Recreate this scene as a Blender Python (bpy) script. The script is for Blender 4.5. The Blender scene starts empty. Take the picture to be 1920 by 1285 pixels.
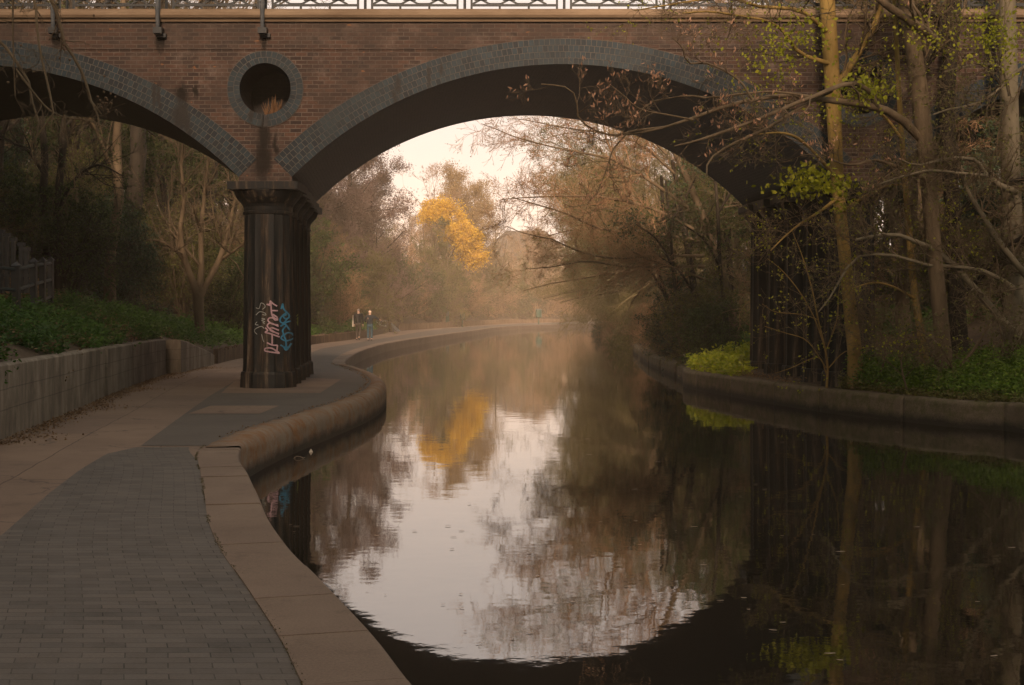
import bpy, bmesh, math, random
import numpy as np
from mathutils import Vector
from mathutils.geometry import tessellate_polygon
R_ = math.radians
scene = bpy.context.scene
COL = scene.collection
# ------------------------------------------------------------------ camera
F = 2667.0; HZ = 585.0; CX = 960.0; EYE = 1.6; WZ = -0.43
cd = bpy.data.cameras.new('camera'); cam = bpy.data.objects.new('camera', cd); COL.objects.link(cam)
cam.location = (0, 0, EYE); cam.rotation_euler = (R_(90), 0, 0)
cd.sensor_width = 36; cd.lens = 50; cd.shift_y = -57.5/1920; cd.clip_start = 0.1; cd.clip_end = 3000
scene.camera = cam
# ------------------------------------------------------------------ sky + sun
SUN_EL, SUN_AZ = R_(25), R_(181)
w = bpy.data.worlds.new('World'); scene.world = w; w.use_nodes = True
nt = w.node_tree; nt.nodes.clear()
sky = nt.nodes.new('ShaderNodeTexSky'); sky.sky_type = 'NISHITA'; sky.sun_disc = False
sky.sun_elevation = SUN_EL; sky.sun_rotation = SUN_AZ; sky.dust_density = 4; sky.air_density = 1.5
b1 = nt.nodes.new('ShaderNodeBackground'); b1.inputs[1].default_value = 0.06
b2 = nt.nodes.new('ShaderNodeBackground'); b2.inputs[0].default_value = (0.80, 0.69, 0.64, 1); b2.inputs[1].default_value = 0.95
tcw = nt.nodes.new('ShaderNodeTexCoord'); sxyz = nt.nodes.new('ShaderNodeSeparateXYZ')
ramp = nt.nodes.new('ShaderNodeMapRange'); ramp.inputs[1].default_value = -1; ramp.inputs[2].default_value = 1
ramp.inputs[3].default_value = 0.68; ramp.inputs[4].default_value = 0.95
nt.links.new(tcw.outputs['Generated'], sxyz.inputs[0]); nt.links.new(sxyz.outputs['Y'], ramp.inputs[0])
nt.links.new(ramp.outputs[0], b2.inputs[1])
mr2 = nt.nodes.new('ShaderNodeMapRange'); mr2.inputs[1].default_value = -0.2; mr2.inputs[2].default_value = 0.7; nt.links.new(sxyz.outputs['Y'], mr2.inputs[0])
mc = nt.nodes.new('ShaderNodeMix'); mc.data_type = 'RGBA'; mc.inputs[6].default_value = (0.74, 0.715, 0.62, 1); mc.inputs[7].default_value = (0.80, 0.69, 0.63, 1)
nt.links.new(mr2.outputs[0], mc.inputs[0]); nt.links.new(mc.outputs[2], b2.inputs[0])
mixw = nt.nodes.new('ShaderNodeMixShader'); mixw.inputs[0].default_value = 0.88
ow = nt.nodes.new('ShaderNodeOutputWorld')
nt.links.new(sky.outputs[0], b1.inputs[0]); nt.links.new(b1.outputs[0], mixw.inputs[1])
nt.links.new(b2.outputs[0], mixw.inputs[2]); nt.links.new(mixw.outputs[0], ow.inputs[0])
sd = bpy.data.lights.new('sun', 'SUN'); sun = bpy.data.objects.new('sun', sd); COL.objects.link(sun)
sd.energy = 5.0; sd.angle = R_(12); sd.color = (1.0, 0.74, 0.54)
sun.rotation_euler = (-(R_(90)-SUN_EL), 0, -SUN_AZ)
scene.view_settings.view_transform = 'Standard'; scene.view_settings.look = 'None'
scene.view_settings.exposure = 0.56; scene.view_settings.gamma = 1.0
scene.cycles.max_bounces = 5; scene.cycles.diffuse_bounces = 2; scene.cycles.volume_bounces = 0
scene.cycles.transparent_max_bounces = 8

# ------------------------------------------------------------------ helpers
def at(px, py, z=0.0):
    Y = F*(EYE-z)/(py-HZ)
    return ((px-CX)/F*Y, Y)
def atY(px, py, Y):
    return ((px-CX)/F*Y, Y, EYE+(HZ-py)/F*Y)

class G:
    """node material helper"""
    def __init__(s, name, rough=0.8, spec=0.3):
        s.m = bpy.data.materials.new(name); s.m.use_nodes = True; s.t = s.m.node_tree
        s.b = s.t.nodes['Principled BSDF']; s.out = s.t.nodes['Material Output']
        s.b.inputs['Roughness'].default_value = rough
        s.b.inputs['Specular IOR Level'].default_value = spec
    def n(s, typ, **kw):
        nd = s.t.nodes.new(typ)
        for k, v in kw.items():
            if k.startswith('_'): setattr(nd, k[1:], v)
            else:
                key = k
                if isinstance(k, str) and k.startswith('i'): 
                    nd.inputs[int(k[1:])].default_value = v
        return nd
    def l(s, a, b): s.t.links.new(a, b)
    def coord(s, kind='Object', scale=(1,1,1)):
        tc = s.n('ShaderNodeTexCoord'); mp = s.n('ShaderNodeMapping'); mp.inputs['Scale'].default_value = scale
        s.l(tc.outputs[kind], mp.inputs[0]); return mp.outputs[0]
    def noise(s, vec, scale, detail=4, rough=0.6):
        nd = s.n('ShaderNodeTexNoise'); nd.inputs['Scale'].default_value = scale
        nd.inputs['Detail'].default_value = detail; nd.inputs['Roughness'].default_value = rough
        s.l(vec, nd.inputs['Vector']); return nd.outputs['Fac']
    def ramp(s, fac, stops):
        r = s.n('ShaderNodeValToRGB'); e = r.color_ramp.elements
        while len(e) < len(stops): e.new(0.5)
        for el, (p, c) in zip(e, stops): el.position = p; el.color = (*c, 1) if len(c) == 3 else c
        s.l(fac, r.inputs[0]); return r.outputs[0]
    def mix(s, fac, a, b, mode='MIX'):
        m = s.n('ShaderNodeMix', _data_type='RGBA', _blend_type=mode)
        for sock, v in ((m.inputs[0], fac), (m.inputs[6], a), (m.inputs[7], b)):
            if isinstance(v, (int, float)): sock.default_value = v
            elif isinstance(v, tuple): sock.default_value = (*v, 1)
            else: s.l(v, sock)
        return m.outputs[2]
    def math(s, op, a, b=None):
        m = s.n('ShaderNodeMath', _operation=op)
        for sock, v in ((m.inputs[0], a), (m.inputs[1], b)):
            if v is None: continue
            if isinstance(v, (int, float)): sock.default_value = v
            else: s.l(v, sock)
        return m.outputs[0]
    def bump(s, h, strength=0.5, dist=0.01):
        b = s.n('ShaderNodeBump'); b.inputs['Strength'].default_value = strength; b.inputs['Distance'].default_value = dist
        s.l(h, b.inputs['Height']); s.l(b.outputs[0], s.b.inputs['Normal'])
    def col(s, c):
        if isinstance(c, tuple): s.b.inputs['Base Color'].default_value = (*c, 1)
        else: s.l(c, s.b.inputs['Base Color'])

def noisy(name, c1, c2, scale=3, rough=0.85, bump=0.4, bs=30, spec=0.2, coord='Object', stretch=(1,1,1), dist=0.01, metal=0):
    g = G(name, rough, spec); v = g.coord(coord, stretch)
    n = g.noise(v, scale, 6, 0.65)
    g.col(g.ramp(n, [(0.32, c1), (0.68, c2)]))
    g.bump(g.noise(v, bs, 4), bump, dist); g.b.inputs['Metallic'].default_value = metal
    return g.m

def leafmat(name, cols, trans=0.3):
    g = G(name, 0.6, 0.25)
    geo = g.n('ShaderNodeNewGeometry'); v = g.coord('Object')
    oi = g.n('ShaderNodeObjectInfo')
    f = g.math('ADD', g.math('MULTIPLY', geo.outputs['Random Per Island'], 0.55), g.math('MULTIPLY', g.noise(v, 0.6, 2), 0.5))
    f = g.math('ADD', f, g.math('MULTIPLY', g.math('SUBTRACT', oi.outputs['Random'], 0.5), 0.25))
    st = [(i/(len(cols)-1)*0.8+0.1, c) for i, c in enumerate(cols)]
    c = g.ramp(f, st); g.col(c)
    tr = g.n('ShaderNodeBsdfTranslucent'); g.l(c, tr.inputs[0])
    mx = g.n('ShaderNodeMixShader'); mx.inputs[0].default_value = trans
    g.l(g.b.outputs[0], mx.inputs[1]); g.l(tr.outputs[0], mx.inputs[2]); g.l(mx.outputs[0], g.out.inputs[0])
    return g.m

def mk(name, V, Fc, mat, parent=None, uv=None, smooth=False, mats=None):
    me = bpy.data.meshes.new(name)
    V = np.asarray(V, dtype=np.float32)
    if isinstance(Fc, np.ndarray):
        n, k = Fc.shape
        me.vertices.add(len(V)); me.vertices.foreach_set('co', V.ravel())
        me.loops.add(n*k); me.loops.foreach_set('vertex_index', Fc.astype(np.int32).ravel())
        me.polygons.add(n); me.polygons.foreach_set('loop_start', np.arange(0, n*k, k, dtype=np.int32))
        me.polygons.foreach_set('loop_total', np.full(n, k, dtype=np.int32))
        me.update(calc_edges=True); me.validate()
    else:
        me.from_pydata([tuple(map(float, v)) for v in V], [], [tuple(int(i) for i in f) for f in Fc]); me.update()
    if uv is not None:
        ul = me.uv_layers.new(name='UVMap'); vi = np.zeros(len(me.loops), dtype=np.int32)
        me.loops.foreach_get('vertex_index', vi); ul.data.foreach_set('uv', np.asarray(uv, dtype=np.float32)[vi].ravel())
    if smooth: me.polygons.foreach_set('use_smooth', np.ones(len(me.polygons), dtype=bool))
    me.materials.append(mat)
    o = bpy.data.objects.new(name, me); COL.objects.link(o)
    if parent: o.parent = parent
    return o

def tag(o, label=None, cat=None, group=None, kind=None):
    if label: o['label'] = label
    if cat: o['category'] = cat
    if group: o['group'] = group
    if kind: o['kind'] = kind
    return o
def empty(name, loc=(0,0,0), rz=0):
    o = bpy.data.objects.new(name, None); COL.objects.link(o); o.location = loc; o.rotation_euler = (0,0,rz)
    o.empty_display_size = 0.2; return o
def copy_tree(o, parent=None):
    c = o.copy(); COL.objects.link(c)
    if parent: c.parent = parent
    for ch in list(o.children): copy_tree(ch, c)
    return c
def struct(o): o['kind'] = 'structure'; return o

class MB:
    def __init__(s): s.V = []; s.F = []; s.U = []
    def add(s, V, Fc, U=None):
        b = len(s.V); s.V += [tuple(v) for v in V]; s.F += [tuple(i+b for i in f) for f in Fc]
        s.U += list(U) if U is not None else [(v[0], v[2]) for v in V]
    def box(s, x0, x1, y0, y1, z0, z1, sk=0.0, y_ref=None):
        yr = y_ref if y_ref is not None else y0
        P = []
        for z in (z0, z1):
            for (x, y) in ((x0, y0), (x1, y0), (x1, y1), (x0, y1)): P.append((x+sk*(y-yr), y, z))
        s.add(P, [(3,2,1,0), (4,5,6,7), (0,1,5,4), (1,2,6,5), (2,3,7,6), (3,0,4,7)])
    def bar(s, p0, p1, r0, r1=None, k=6):
        r1 = r0 if r1 is None else r1
        V, Fc = batch_tubes(np.array([[p0, p1]], float), np.array([[r0, r1]], float), k, cap=True); s.add(V, Fc)
    def tube(s, pts, rad, k=8):
        V, Fc = batch_tubes(np.array([pts], float), np.array([rad], float), k, cap=True); s.add(V, Fc)
    def lathe(s, prof, k=24, c=(0,0,0)):
        V = []; 
        for (r, z) in prof:
            for i in range(k):
                a = 2*math.pi*i/k; V.append((c[0]+r*math.cos(a), c[1]+r*math.sin(a), c[2]+z))
        Fc = []
        for j in range(len(prof)-1):
            for i in range(k): Fc.append((j*k+i, j*k+(i+1)%k, (j+1)*k+(i+1)%k, (j+1)*k+i))
        Fc.append(tuple(range(k))[::-1]); Fc.append(tuple((len(prof)-1)*k+i for i in range(k)))
        s.add(V, Fc)
    def build(s, name, mat, parent=None, smooth=False):
        return mk(name, s.V, s.F, mat, parent, uv=s.U, smooth=smooth)

def batch_tubes(P, Rr, k=5, cap=False):
    """P (N,S,3) polylines, Rr (N,S) radii -> verts, quads"""
    N, S, _ = P.shape
    T = np.gradient(P, axis=1); T /= np.linalg.norm(T, axis=2, keepdims=True)+1e-9
    ref = np.array([0.93, 0.31, 0.17])
    A = np.cross(T, ref); A /= np.linalg.norm(A, axis=2, keepdims=True)+1e-9
    B = np.cross(T, A)
    ang = np.arange(k)*2*np.pi/k
    ring = (A[:, :, None, :]*np.cos(ang)[None, None, :, None] + B[:, :, None, :]*np.sin(ang)[None, None, :, None])
    V = P[:, :, None, :] + ring*Rr[:, :, None, None]
    V = V.reshape(-1, 3)
    n = np.arange(N)[:, None, None]*S*k; s = np.arange(S-1)[None, :, None]*k; a = np.arange(k)[None, None, :]
    a2 = (a+1) % k
    Fq = np.stack([n+s+a, n+s+a2, n+s+k+a2, n+s+k+a], axis=-1).reshape(-1, 4)
    if cap:
        L = [tuple(f) for f in Fq]
        for i in range(N):
            b = i*S*k; L.append(tuple(b+j for j in range(k))[::-1]); L.append(tuple(b+(S-1)*k+j for j in range(k)))
        return V, L
    return V, Fq

def catmull(pts, n=8):
    P = np.array(pts, float); P = np.vstack([2*P[0]-P[1], P, 2*P[-1]-P[-2]]); out = []
    for i in range(1, len(P)-2):
        for t in np.linspace(0, 1, n, endpoint=False):
            p0, p1, p2, p3 = P[i-1:i+3]
            out.append(0.5*((2*p1)+(-p0+p2)*t+(2*p0-5*p1+4*p2-p3)*t*t+(-p0+3*p1-3*p2+p3)*t**3))
    out.append(P[-2]); return np.array(out)

def resample(P, S):
    P = np.asarray(P, float); d = np.r_[0, np.cumsum(np.linalg.norm(np.diff(P, axis=0), axis=1))]
    t = np.linspace(0, d[-1], S); return np.stack([np.interp(t, d, P[:, i]) for i in range(P.shape[1])], 1)

def children_branches(rng, P, Rr, m, lr, ang, wob, up, t0=0.25, S=4, rr=0.5, absl=None, tip=0.35, tpow=1.0):
    """m children per parent polyline; returns (N*m,S,3),(N*m,S)"""
    N, S0, _ = P.shape
    t = (t0+(1-t0)*rng.random((N, m))**tpow)*(S0-1); i = np.clip(t.astype(int), 0, S0-2); f = t-i
    ar = np.arange(N)[:, None]
    o = P[ar, i]*(1-f)[..., None]+P[ar, i+1]*f[..., None]
    r = (Rr[ar, i]*(1-f)+Rr[ar, i+1]*f)*rr
    tan = P[ar, i+1]-P[ar, i]; seg = np.linalg.norm(tan, axis=2); tan /= seg[..., None]+1e-9
    plen = np.linalg.norm(np.diff(P, axis=1), axis=2).sum(1)[:, None]
    rnd = rng.normal(size=(N, m, 3)); rnd -= (rnd*tan).sum(-1, keepdims=True)*tan; rnd /= np.linalg.norm(rnd, axis=2, keepdims=True)+1e-9
    a = ang*(0.7+0.6*rng.random((N, m, 1)))
    d = tan*np.cos(a)+rnd*np.sin(a); 
    L = (absl if absl else plen*lr)*(0.55+0.75*rng.random((N, m)))*(1.15-0.55*t/(S0-1))
    d = d.reshape(-1, 3); o = o.reshape(-1, 3); L = L.reshape(-1); r = np.minimum(r.reshape(-1), 1e3)
    pts = [o]; cur = d
    for s in range(S-1):
        cur = cur+rng.normal(size=cur.shape)*wob; cur[:, 2] += up
        cur /= np.linalg.norm(cur, axis=1, keepdims=True)+1e-9
        pts.append(pts[-1]+cur*(L/(S-1))[:, None])
    PP = np.stack(pts, 1); RR = r[:, None]*np.linspace(1, tip, S)[None, :]
    return PP, RR

class Tree:
    def __init__(s): s.V = []; s.F = []; s.n = 0; s.tips = []
    def put(s, P, Rr, k):
        V, Fq = batch_tubes(P, Rr, k); s.V.append(V); s.F.append(Fq+s.n); s.n += len(V)
    def mesh(s, name, mat, parent=None, smooth=True):
        return mk(name, np.vstack(s.V), np.vstack(s.F), mat, parent, smooth=smooth)

def leaves_mesh(name, pts, size, rng, mat, parent=None, asp=0.5, up=0.0, jit=0.0, var=0.5, dirs=None):
    n = len(pts); pts = np.asarray(pts)+rng.normal(size=(n, 3))*jit
    a = rng.normal(size=(n, 3)) if dirs is None else dirs+rng.normal(size=(n, 3))*0.35
    a[:, 2] += up; a /= np.linalg.norm(a, axis=1, keepdims=True)
    b = np.cross(a, rng.normal(size=(n, 3))); b /= np.linalg.norm(b, axis=1, keepdims=True)+1e-9
    s = size*(1-var/2+var*rng.random((n, 1)))
    V = np.stack([pts, pts+a*s*0.5+b*s*asp*0.5, pts+a*s, pts+a*s*0.5-b*s*asp*0.5], 1).reshape(-1, 3)
    Fq = np.arange(4*n).reshape(n, 4)
    return mk(name, V, Fq, mat, parent)

# ------------------------------------------------------------------ materials
def brick_mat(name, c1, c2, mortar, bw, rh, ms, coord='UV', offset=0.5, rough=0.8, spec=0.2, dirt=(0.02,0.016,0.012), dirtamt=0.6, ns=0.8, freq=2, extra=None):
    g = G(name, rough, spec); v = g.coord(coord)
    # slight wobble so courses are not ruler straight
    nz = g.n('ShaderNodeTexNoise'); nz.inputs['Scale'].default_value = 4; g.l(v, nz.inputs['Vector'])
    vs = g.n('ShaderNodeVectorMath', _operation='SCALE'); g.l(nz.outputs['Color'], vs.inputs[0]); vs.inputs['Scale'].default_value = 0.012
    va = g.n('ShaderNodeVectorMath', _operation='ADD'); g.l(v, va.inputs[0]); g.l(vs.outputs[0], va.inputs[1])
    br = g.n('ShaderNodeTexBrick'); g.l(va.outputs[0], br.inputs['Vector'])
    br.inputs['Scale'].default_value = 1; br.inputs['Brick Width'].default_value = bw; br.inputs['Row Height'].default_value = rh
    br.inputs['Mortar Size'].default_value = ms; br.inputs['Mortar Smooth'].default_value = 0.3; br.offset = offset; br.offset_frequency = freq
    br.inputs['Color1'].default_value = (*c1, 1); br.inputs['Color2'].default_value = (*c2, 1); br.inputs['Mortar'].default_value = (*mortar, 1)
    big = g.noise(v, ns, 5, 0.65); fine = g.noise(v, 14, 4, 0.7)
    c = g.mix(g.ramp(big, [(0.42, (0,0,0)), (0.68, (dirtamt,)*3)]), br.outputs[0], dirt)
    c = g.mix(0.5, c, g.ramp(fine, [(0.25, (0.3,0.3,0.3)), (0.75, (1.35,1.3,1.25))]), 'MULTIPLY')
    if extra: c = extra(g, v, c)
    g.col(c)
    h = g.math('ADD', g.math('MULTIPLY', br.outputs['Fac'], -1), g.math('MULTIPLY', fine, 0.5))
    g.bump(h, 0.7, 0.012)
    return g.m

ST = [(495,255,9,45),(493,300,14,45),(340,178,12,24),(340,215,15,32),(352,232,7,26),(289,180,4,32),(298,182,4,30),(366,172,5,12),(747,160,5,26),(805,142,4,26),(826,128,3,14),(740,182,4,14),(470,205,5,30),(517,270,4,30),(105,75,8,20),(300,78,8,22),(495,80,6,16)]
def stains(g, v, c):
    vv = g.coord('Object'); nz = g.n('ShaderNodeTexNoise'); nz.inputs['Scale'].default_value = 3.5; nz.inputs['Detail'].default_value = 6; nz.inputs['Roughness'].default_value = 0.7
    mp = g.n('ShaderNodeMapping'); mp.inputs['Scale'].default_value = (2.2, 1, 0.8); g.l(vv, mp.inputs[0]); g.l(mp.outputs[0], nz.inputs['Vector'])
    sb_ = g.n('ShaderNodeVectorMath', _operation='SUBTRACT'); g.l(nz.outputs['Color'], sb_.inputs[0]); sb_.inputs[1].default_value = (0.5, 0.5, 0.5)
    sc = g.n('ShaderNodeVectorMath', _operation='MULTIPLY'); g.l(sb_.outputs[0], sc.inputs[0]); sc.inputs[1].default_value = (0.30, 0, 0.55)
    ad = g.n('ShaderNodeVectorMath', _operation='ADD'); g.l(vv, ad.inputs[0]); g.l(sc.outputs[0], ad.inputs[1])
    m = None
    for (px, py, rx, rz) in ST:
        x0, z0 = (px-CX)/F*D1_+5.1, EYE+(HZ-py)/F*D1_; rx, rz = rx/F*D1_*1.35, rz/F*D1_
        s1 = g.n('ShaderNodeVectorMath', _operation='SUBTRACT'); g.l(ad.outputs[0], s1.inputs[0]); s1.inputs[1].default_value = (x0, 0, z0)
        s2 = g.n('ShaderNodeVectorMath', _operation='MULTIPLY'); g.l(s1.outputs[0], s2.inputs[0]); s2.inputs[1].default_value = (1/rx, 0, 1/rz)
        ln = g.n('ShaderNodeVectorMath', _operation='LENGTH'); g.l(s2.outputs[0], ln.inputs[0])
        mr = g.n('ShaderNodeMapRange'); g.l(ln.outputs['Value'], mr.inputs[0]); mr.inputs[1].default_value = 0.45; mr.inputs[2].default_value = 1.15
        mr.inputs[3].default_value = 0.95; mr.inputs[4].default_value = 0.0
        m = mr.outputs[0] if m is None else g.math('MAXIMUM', m, mr.outputs[0])
    return g.mix(m, c, (0.013, 0.009, 0.006))
D1_ = 29.4
def wall_extra(g, v, c):
    return stains(g, v, wall_extra0(g, v, c))
def wall_extra0(g, v, c):
    # pale lime bloom + stray orange bricks + darker tone towards the coping
    bl = g.noise(v, 1.7, 6, 0.75)
    c = g.mix(g.ramp(bl, [(0.52, (0,0,0)), (0.68, (0.55,)*3)]), c, (0.20, 0.145, 0.115))
    c = g.mix(g.ramp(g.noise(v, 0.55, 7, 0.7), [(0.45, (0,0,0)), (0.62, (0.6,)*3)]), c, (0.050, 0.034, 0.027))
    s = g.n('ShaderNodeSeparateXYZ'); g.l(v, s.inputs[0])
    top = g.n('ShaderNodeMapRange'); top.inputs[1].default_value = 6.9; top.inputs[2].default_value = 7.65
    top.inputs[3].default_value = 0; top.inputs[4].default_value = 0.55; g.l(s.outputs[1], top.inputs[0])
    tn = g.math('MULTIPLY', top.outputs[0], g.math('ADD', g.noise(v, 2.3, 4), 0.3))
    c = g.mix(tn, c, (0.055, 0.042, 0.034))
    vo = g.n('ShaderNodeTexNoise'); vo.inputs['Scale'].default_value = 3.1; mp = g.n('ShaderNodeMapping'); mp.inputs['Scale'].default_value = (1.5, 4, 1)
    g.l(v, mp.inputs[0]); g.l(mp.outputs[0], vo.inputs['Vector'])
    c = g.mix(g.ramp(vo.outputs['Fac'], [(0.70, (0,0,0)), (0.74, (0.6,)*3)]), c, (0.30, 0.13, 0.05))
    return c
M = {}
M['brick'] = brick_mat('red_brick', (0.112, 0.056, 0.037), (0.040, 0.025, 0.021), (0.155, 0.122, 0.10), 0.235, 0.083, 0.009, dirtamt=0.7, dirt=(0.060,0.042,0.034), extra=wall_extra)
M['blue_brick'] = brick_mat('blue_engineering_brick', (0.016, 0.032, 0.042), (0.003, 0.007, 0.011), (0.10, 0.083, 0.068), 0.105, 0.1325, 0.0075, rough=0.55, spec=0.25, dirtamt=0.65, dirt=(0.024,0.031,0.032), ns=1.1, offset=0.35, extra=stains)
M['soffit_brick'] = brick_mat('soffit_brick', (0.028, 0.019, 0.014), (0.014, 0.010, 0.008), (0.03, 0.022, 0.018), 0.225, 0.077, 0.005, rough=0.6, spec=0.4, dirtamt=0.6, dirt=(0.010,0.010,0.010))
M['coping'] = noisy('coping_stone', (0.16, 0.105, 0.065), (0.26, 0.18, 0.115), 1.5, bs=40, stretch=(0.6,1,2.5))
M['iron_black'] = noisy('black_painted_iron', (0.006, 0.008, 0.009), (0.016, 0.016, 0.016), 6, rough=0.5, spec=0.4, bump=0.2)
M['iron_grey'] = noisy('grey_painted_iron', (0.05, 0.055, 0.06), (0.09, 0.09, 0.09), 6, rough=0.6, spec=0.3, bump=0.2)
def column_mat():
    g = G('stained_cast_iron', 0.5, 0.22); v = g.coord('Object', (3.2, 3.2, 0.22)); v2 = g.coord('Object', (1,1,1))
    n = g.noise(v, 2.2, 6, 0.7)
    c = g.ramp(n, [(0.30, (0.002, 0.003, 0.003)), (0.49, (0.007, 0.008, 0.008)), (0.56, (0.040, 0.024, 0.014)), (0.66, (0.14, 0.105, 0.075))])
    c = g.mix(g.ramp(g.noise(v2, 7, 5, 0.7), [(0.4, (0,0,0)), (0.7, (0.5,)*3)]), c, (0.014, 0.015, 0.015))
    g.col(c); g.bump(g.noise(v2, 40, 4), 0.35, 0.006)
    g.l(g.ramp(n, [(0.3, (0.38,)*3), (0.7, (0.8,)*3)]), g.b.inputs['Roughness'])
    return g.m
M['column'] = column_mat()
def paving_mat():
    g = G('concrete_block_paving', 0.8, 0.25); v = g.coord('UV')
    nz = g.n('ShaderNodeTexNoise'); nz.inputs['Scale'].default_value = 1.2; nz.inputs['Detail'].default_value = 3; g.l(v, nz.inputs['Vector'])
    vs = g.n('ShaderNodeVectorMath', _operation='SCALE'); g.l(nz.outputs['Color'], vs.inputs[0]); vs.inputs['Scale'].default_value = 0.035
    va = g.n('ShaderNodeVectorMath', _operation='ADD'); g.l(v, va.inputs[0]); g.l(vs.outputs[0], va.inputs[1])
    br = g.n('ShaderNodeTexBrick'); g.l(va.outputs[0], br.inputs['Vector']); br.inputs['Scale'].default_value = 1
    br.inputs['Brick Width'].default_value = 0.2; br.inputs['Row Height'].default_value = 0.1; br.inputs['Mortar Size'].default_value = 0.0042
    br.inputs['Mortar Smooth'].default_value = 0.4; br.inputs['Bias'].default_value = 0
    br.inputs['Color1'].default_value = (0.088, 0.073, 0.060, 1); br.inputs['Color2'].default_value = (0.047, 0.040, 0.033, 1)
    br.inputs['Mortar'].default_value = (0.012, 0.010, 0.008, 1)
    c = br.outputs[0]
    c = g.mix(g.ramp(g.noise(v, 1.6, 6, 0.7), [(0.4, (0,0,0)), (0.7, (0.4,)*3)]), c, (0.12, 0.098, 0.080))
    c = g.mix(0.5, c, g.ramp(g.noise(v, 60, 3, 0.7), [(0.3, (0.6,)*3), (0.7, (1.3,)*3)]), 'MULTIPLY')
    jn = g.noise(v, 5, 3)   # sand-filled joints come and go
    g.col(g.mix(g.math('MULTIPLY', g.ramp(jn, [(0.4, (0,0,0)), (0.6, (1,1,1))]), 0.35), c, (0.085, 0.076, 0.068)))
    g.bump(g.math('ADD', g.math('MULTIPLY', br.outputs['Fac'], -1), g.math('MULTIPLY', g.noise(v, 35, 3), 0.35)), 0.55, 0.006)
    return g.m
M['paving'] = paving_mat()
def ground_mat(name, c1, c2, c3, crack=True, slabs=False):
    g = G(name, 0.85, 0.2); v = g.coord('Object')
    c = g.ramp(g.noise(v, 0.7, 6, 0.7), [(0.3, c1), (0.7, c2)])
    c = g.mix(g.ramp(g.noise(v, 2.6, 6, 0.75), [(0.55, (0,0,0)), (0.75, (0.6,)*3)]), c, c3)
    c = g.mix(0.5, c, g.ramp(g.noise(v, 70, 3, 0.7), [(0.3, (0.6,)*3), (0.7, (1.3,)*3)]), 'MULTIPLY')
    if slabs:
        uv = g.coord('UV'); wn = g.n('ShaderNodeTexNoise'); wn.inputs['Scale'].default_value = 2; g.l(uv, wn.inputs['Vector'])
        sc = g.n('ShaderNodeVectorMath', _operation='SCALE'); sc.inputs['Scale'].default_value = 0.06; g.l(wn.outputs['Color'], sc.inputs[0])
        ad = g.n('ShaderNodeVectorMath', _operation='ADD'); g.l(uv, ad.inputs[0]); g.l(sc.outputs[0], ad.inputs[1])
        bk = g.n('ShaderNodeTexBrick'); g.l(ad.outputs[0], bk.inputs['Vector']); bk.inputs['Scale'].default_value = 1; bk.inputs['Brick Width'].default_value = 3.4
        bk.inputs['Row Height'].default_value = 1.12; bk.inputs['Mortar Size'].default_value = 0.010; bk.inputs['Mortar Smooth'].default_value = 0.6
        bk.inputs['Color1'].default_value = (1.12, 1.1, 1.06, 1); bk.inputs['Color2'].default_value = (0.82, 0.82, 0.84, 1); bk.inputs['Mortar'].default_value = (0.35, 0.33, 0.3, 1)
        c = g.mix(1.0, c, bk.outputs[0], 'MULTIPLY')
    if crack:
        vo = g.n('ShaderNodeTexVoronoi', _feature='DISTANCE_TO_EDGE'); vo.inputs['Scale'].default_value = 0.33
        wv = g.n('ShaderNodeTexNoise'); wv.inputs['Scale'].default_value = 1.5; wv.inputs['Detail'].default_value = 5; g.l(v, wv.inputs['Vector'])
        mp = g.n('ShaderNodeVectorMath', _operation='ADD'); g.l(v, mp.inputs[0]); g.l(wv.outputs['Color'], mp.inputs[1]); g.l(mp.outputs[0], vo.inputs['Vector'])
        c = g.mix(g.ramp(vo.outputs['Distance'], [(0.0, (0.75,)*3), (0.006, (0,0,0))]), c, (0.03, 0.024, 0.02))
    g.col(c); g.bump(g.noise(v, 55, 5, 0.7), 0.4, 0.008)
    return g.m
M['concrete_path'] = ground_mat('path_concrete', (0.125, 0.086, 0.062), (0.175, 0.122, 0.089), (0.055, 0.041, 0.030), True, True)
M['asphalt'] = ground_mat('worn_asphalt', (0.066, 0.055, 0.046), (0.090, 0.075, 0.062), (0.042, 0.036, 0.031), False)
M['kerb'] = ground_mat('kerb_stone', (0.115, 0.080, 0.058), (0.165, 0.118, 0.086), (0.060, 0.044, 0.030), False)
def mossy(name, base1, base2, moss, amt):
    g = G(name, 0.85, 0.2); v = g.coord('Object'); 
    c = g.ramp(g.noise(v, 1.2, 6, 0.7), [(0.3, base1), (0.7, base2)])
    c = g.mix(g.ramp(g.noise(v, 3.1, 7, 0.8), [(0.45, (0,0,0)), (0.60, (amt,)*3)]), c, moss)
    s = g.n('ShaderNodeSeparateXYZ'); g.l(v, s.inputs[0])
    wet = g.n('ShaderNodeMapRange'); wet.inputs[1].default_value = -0.22; wet.inputs[2].default_value = -0.36; wet.inputs[3].default_value = 0; wet.inputs[4].default_value = 0.9
    g.l(g.math('ADD', s.outputs[2], g.math('MULTIPLY', g.math('SUBTRACT', g.noise(v, 2.5, 5, 0.7), 0.5), 0.25)), wet.inputs[0])
    c = g.mix(wet.outputs[0], c, (0.012, 0.010, 0.007))
    c = g.mix(0.5, c, g.ramp(g.noise(v, 40, 4, 0.7), [(0.3, (0.5,)*3), (0.7, (1.3,)*3)]), 'MULTIPLY')
    g.col(c); g.bump(g.noise(v, 22, 6, 0.75), 0.6, 0.02); return g.m
M['kerb_moss'] = mossy('kerb_stone_mossy', (0.15, 0.108, 0.075), (0.20, 0.150, 0.110), (0.17, 0.070, 0.018), 0.85)
M['bank_stone'] = mossy('bank_stone_mossy', (0.085, 0.060, 0.038), (0.16, 0.118, 0.080), (0.060, 0.056, 0.016), 0.85)
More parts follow.
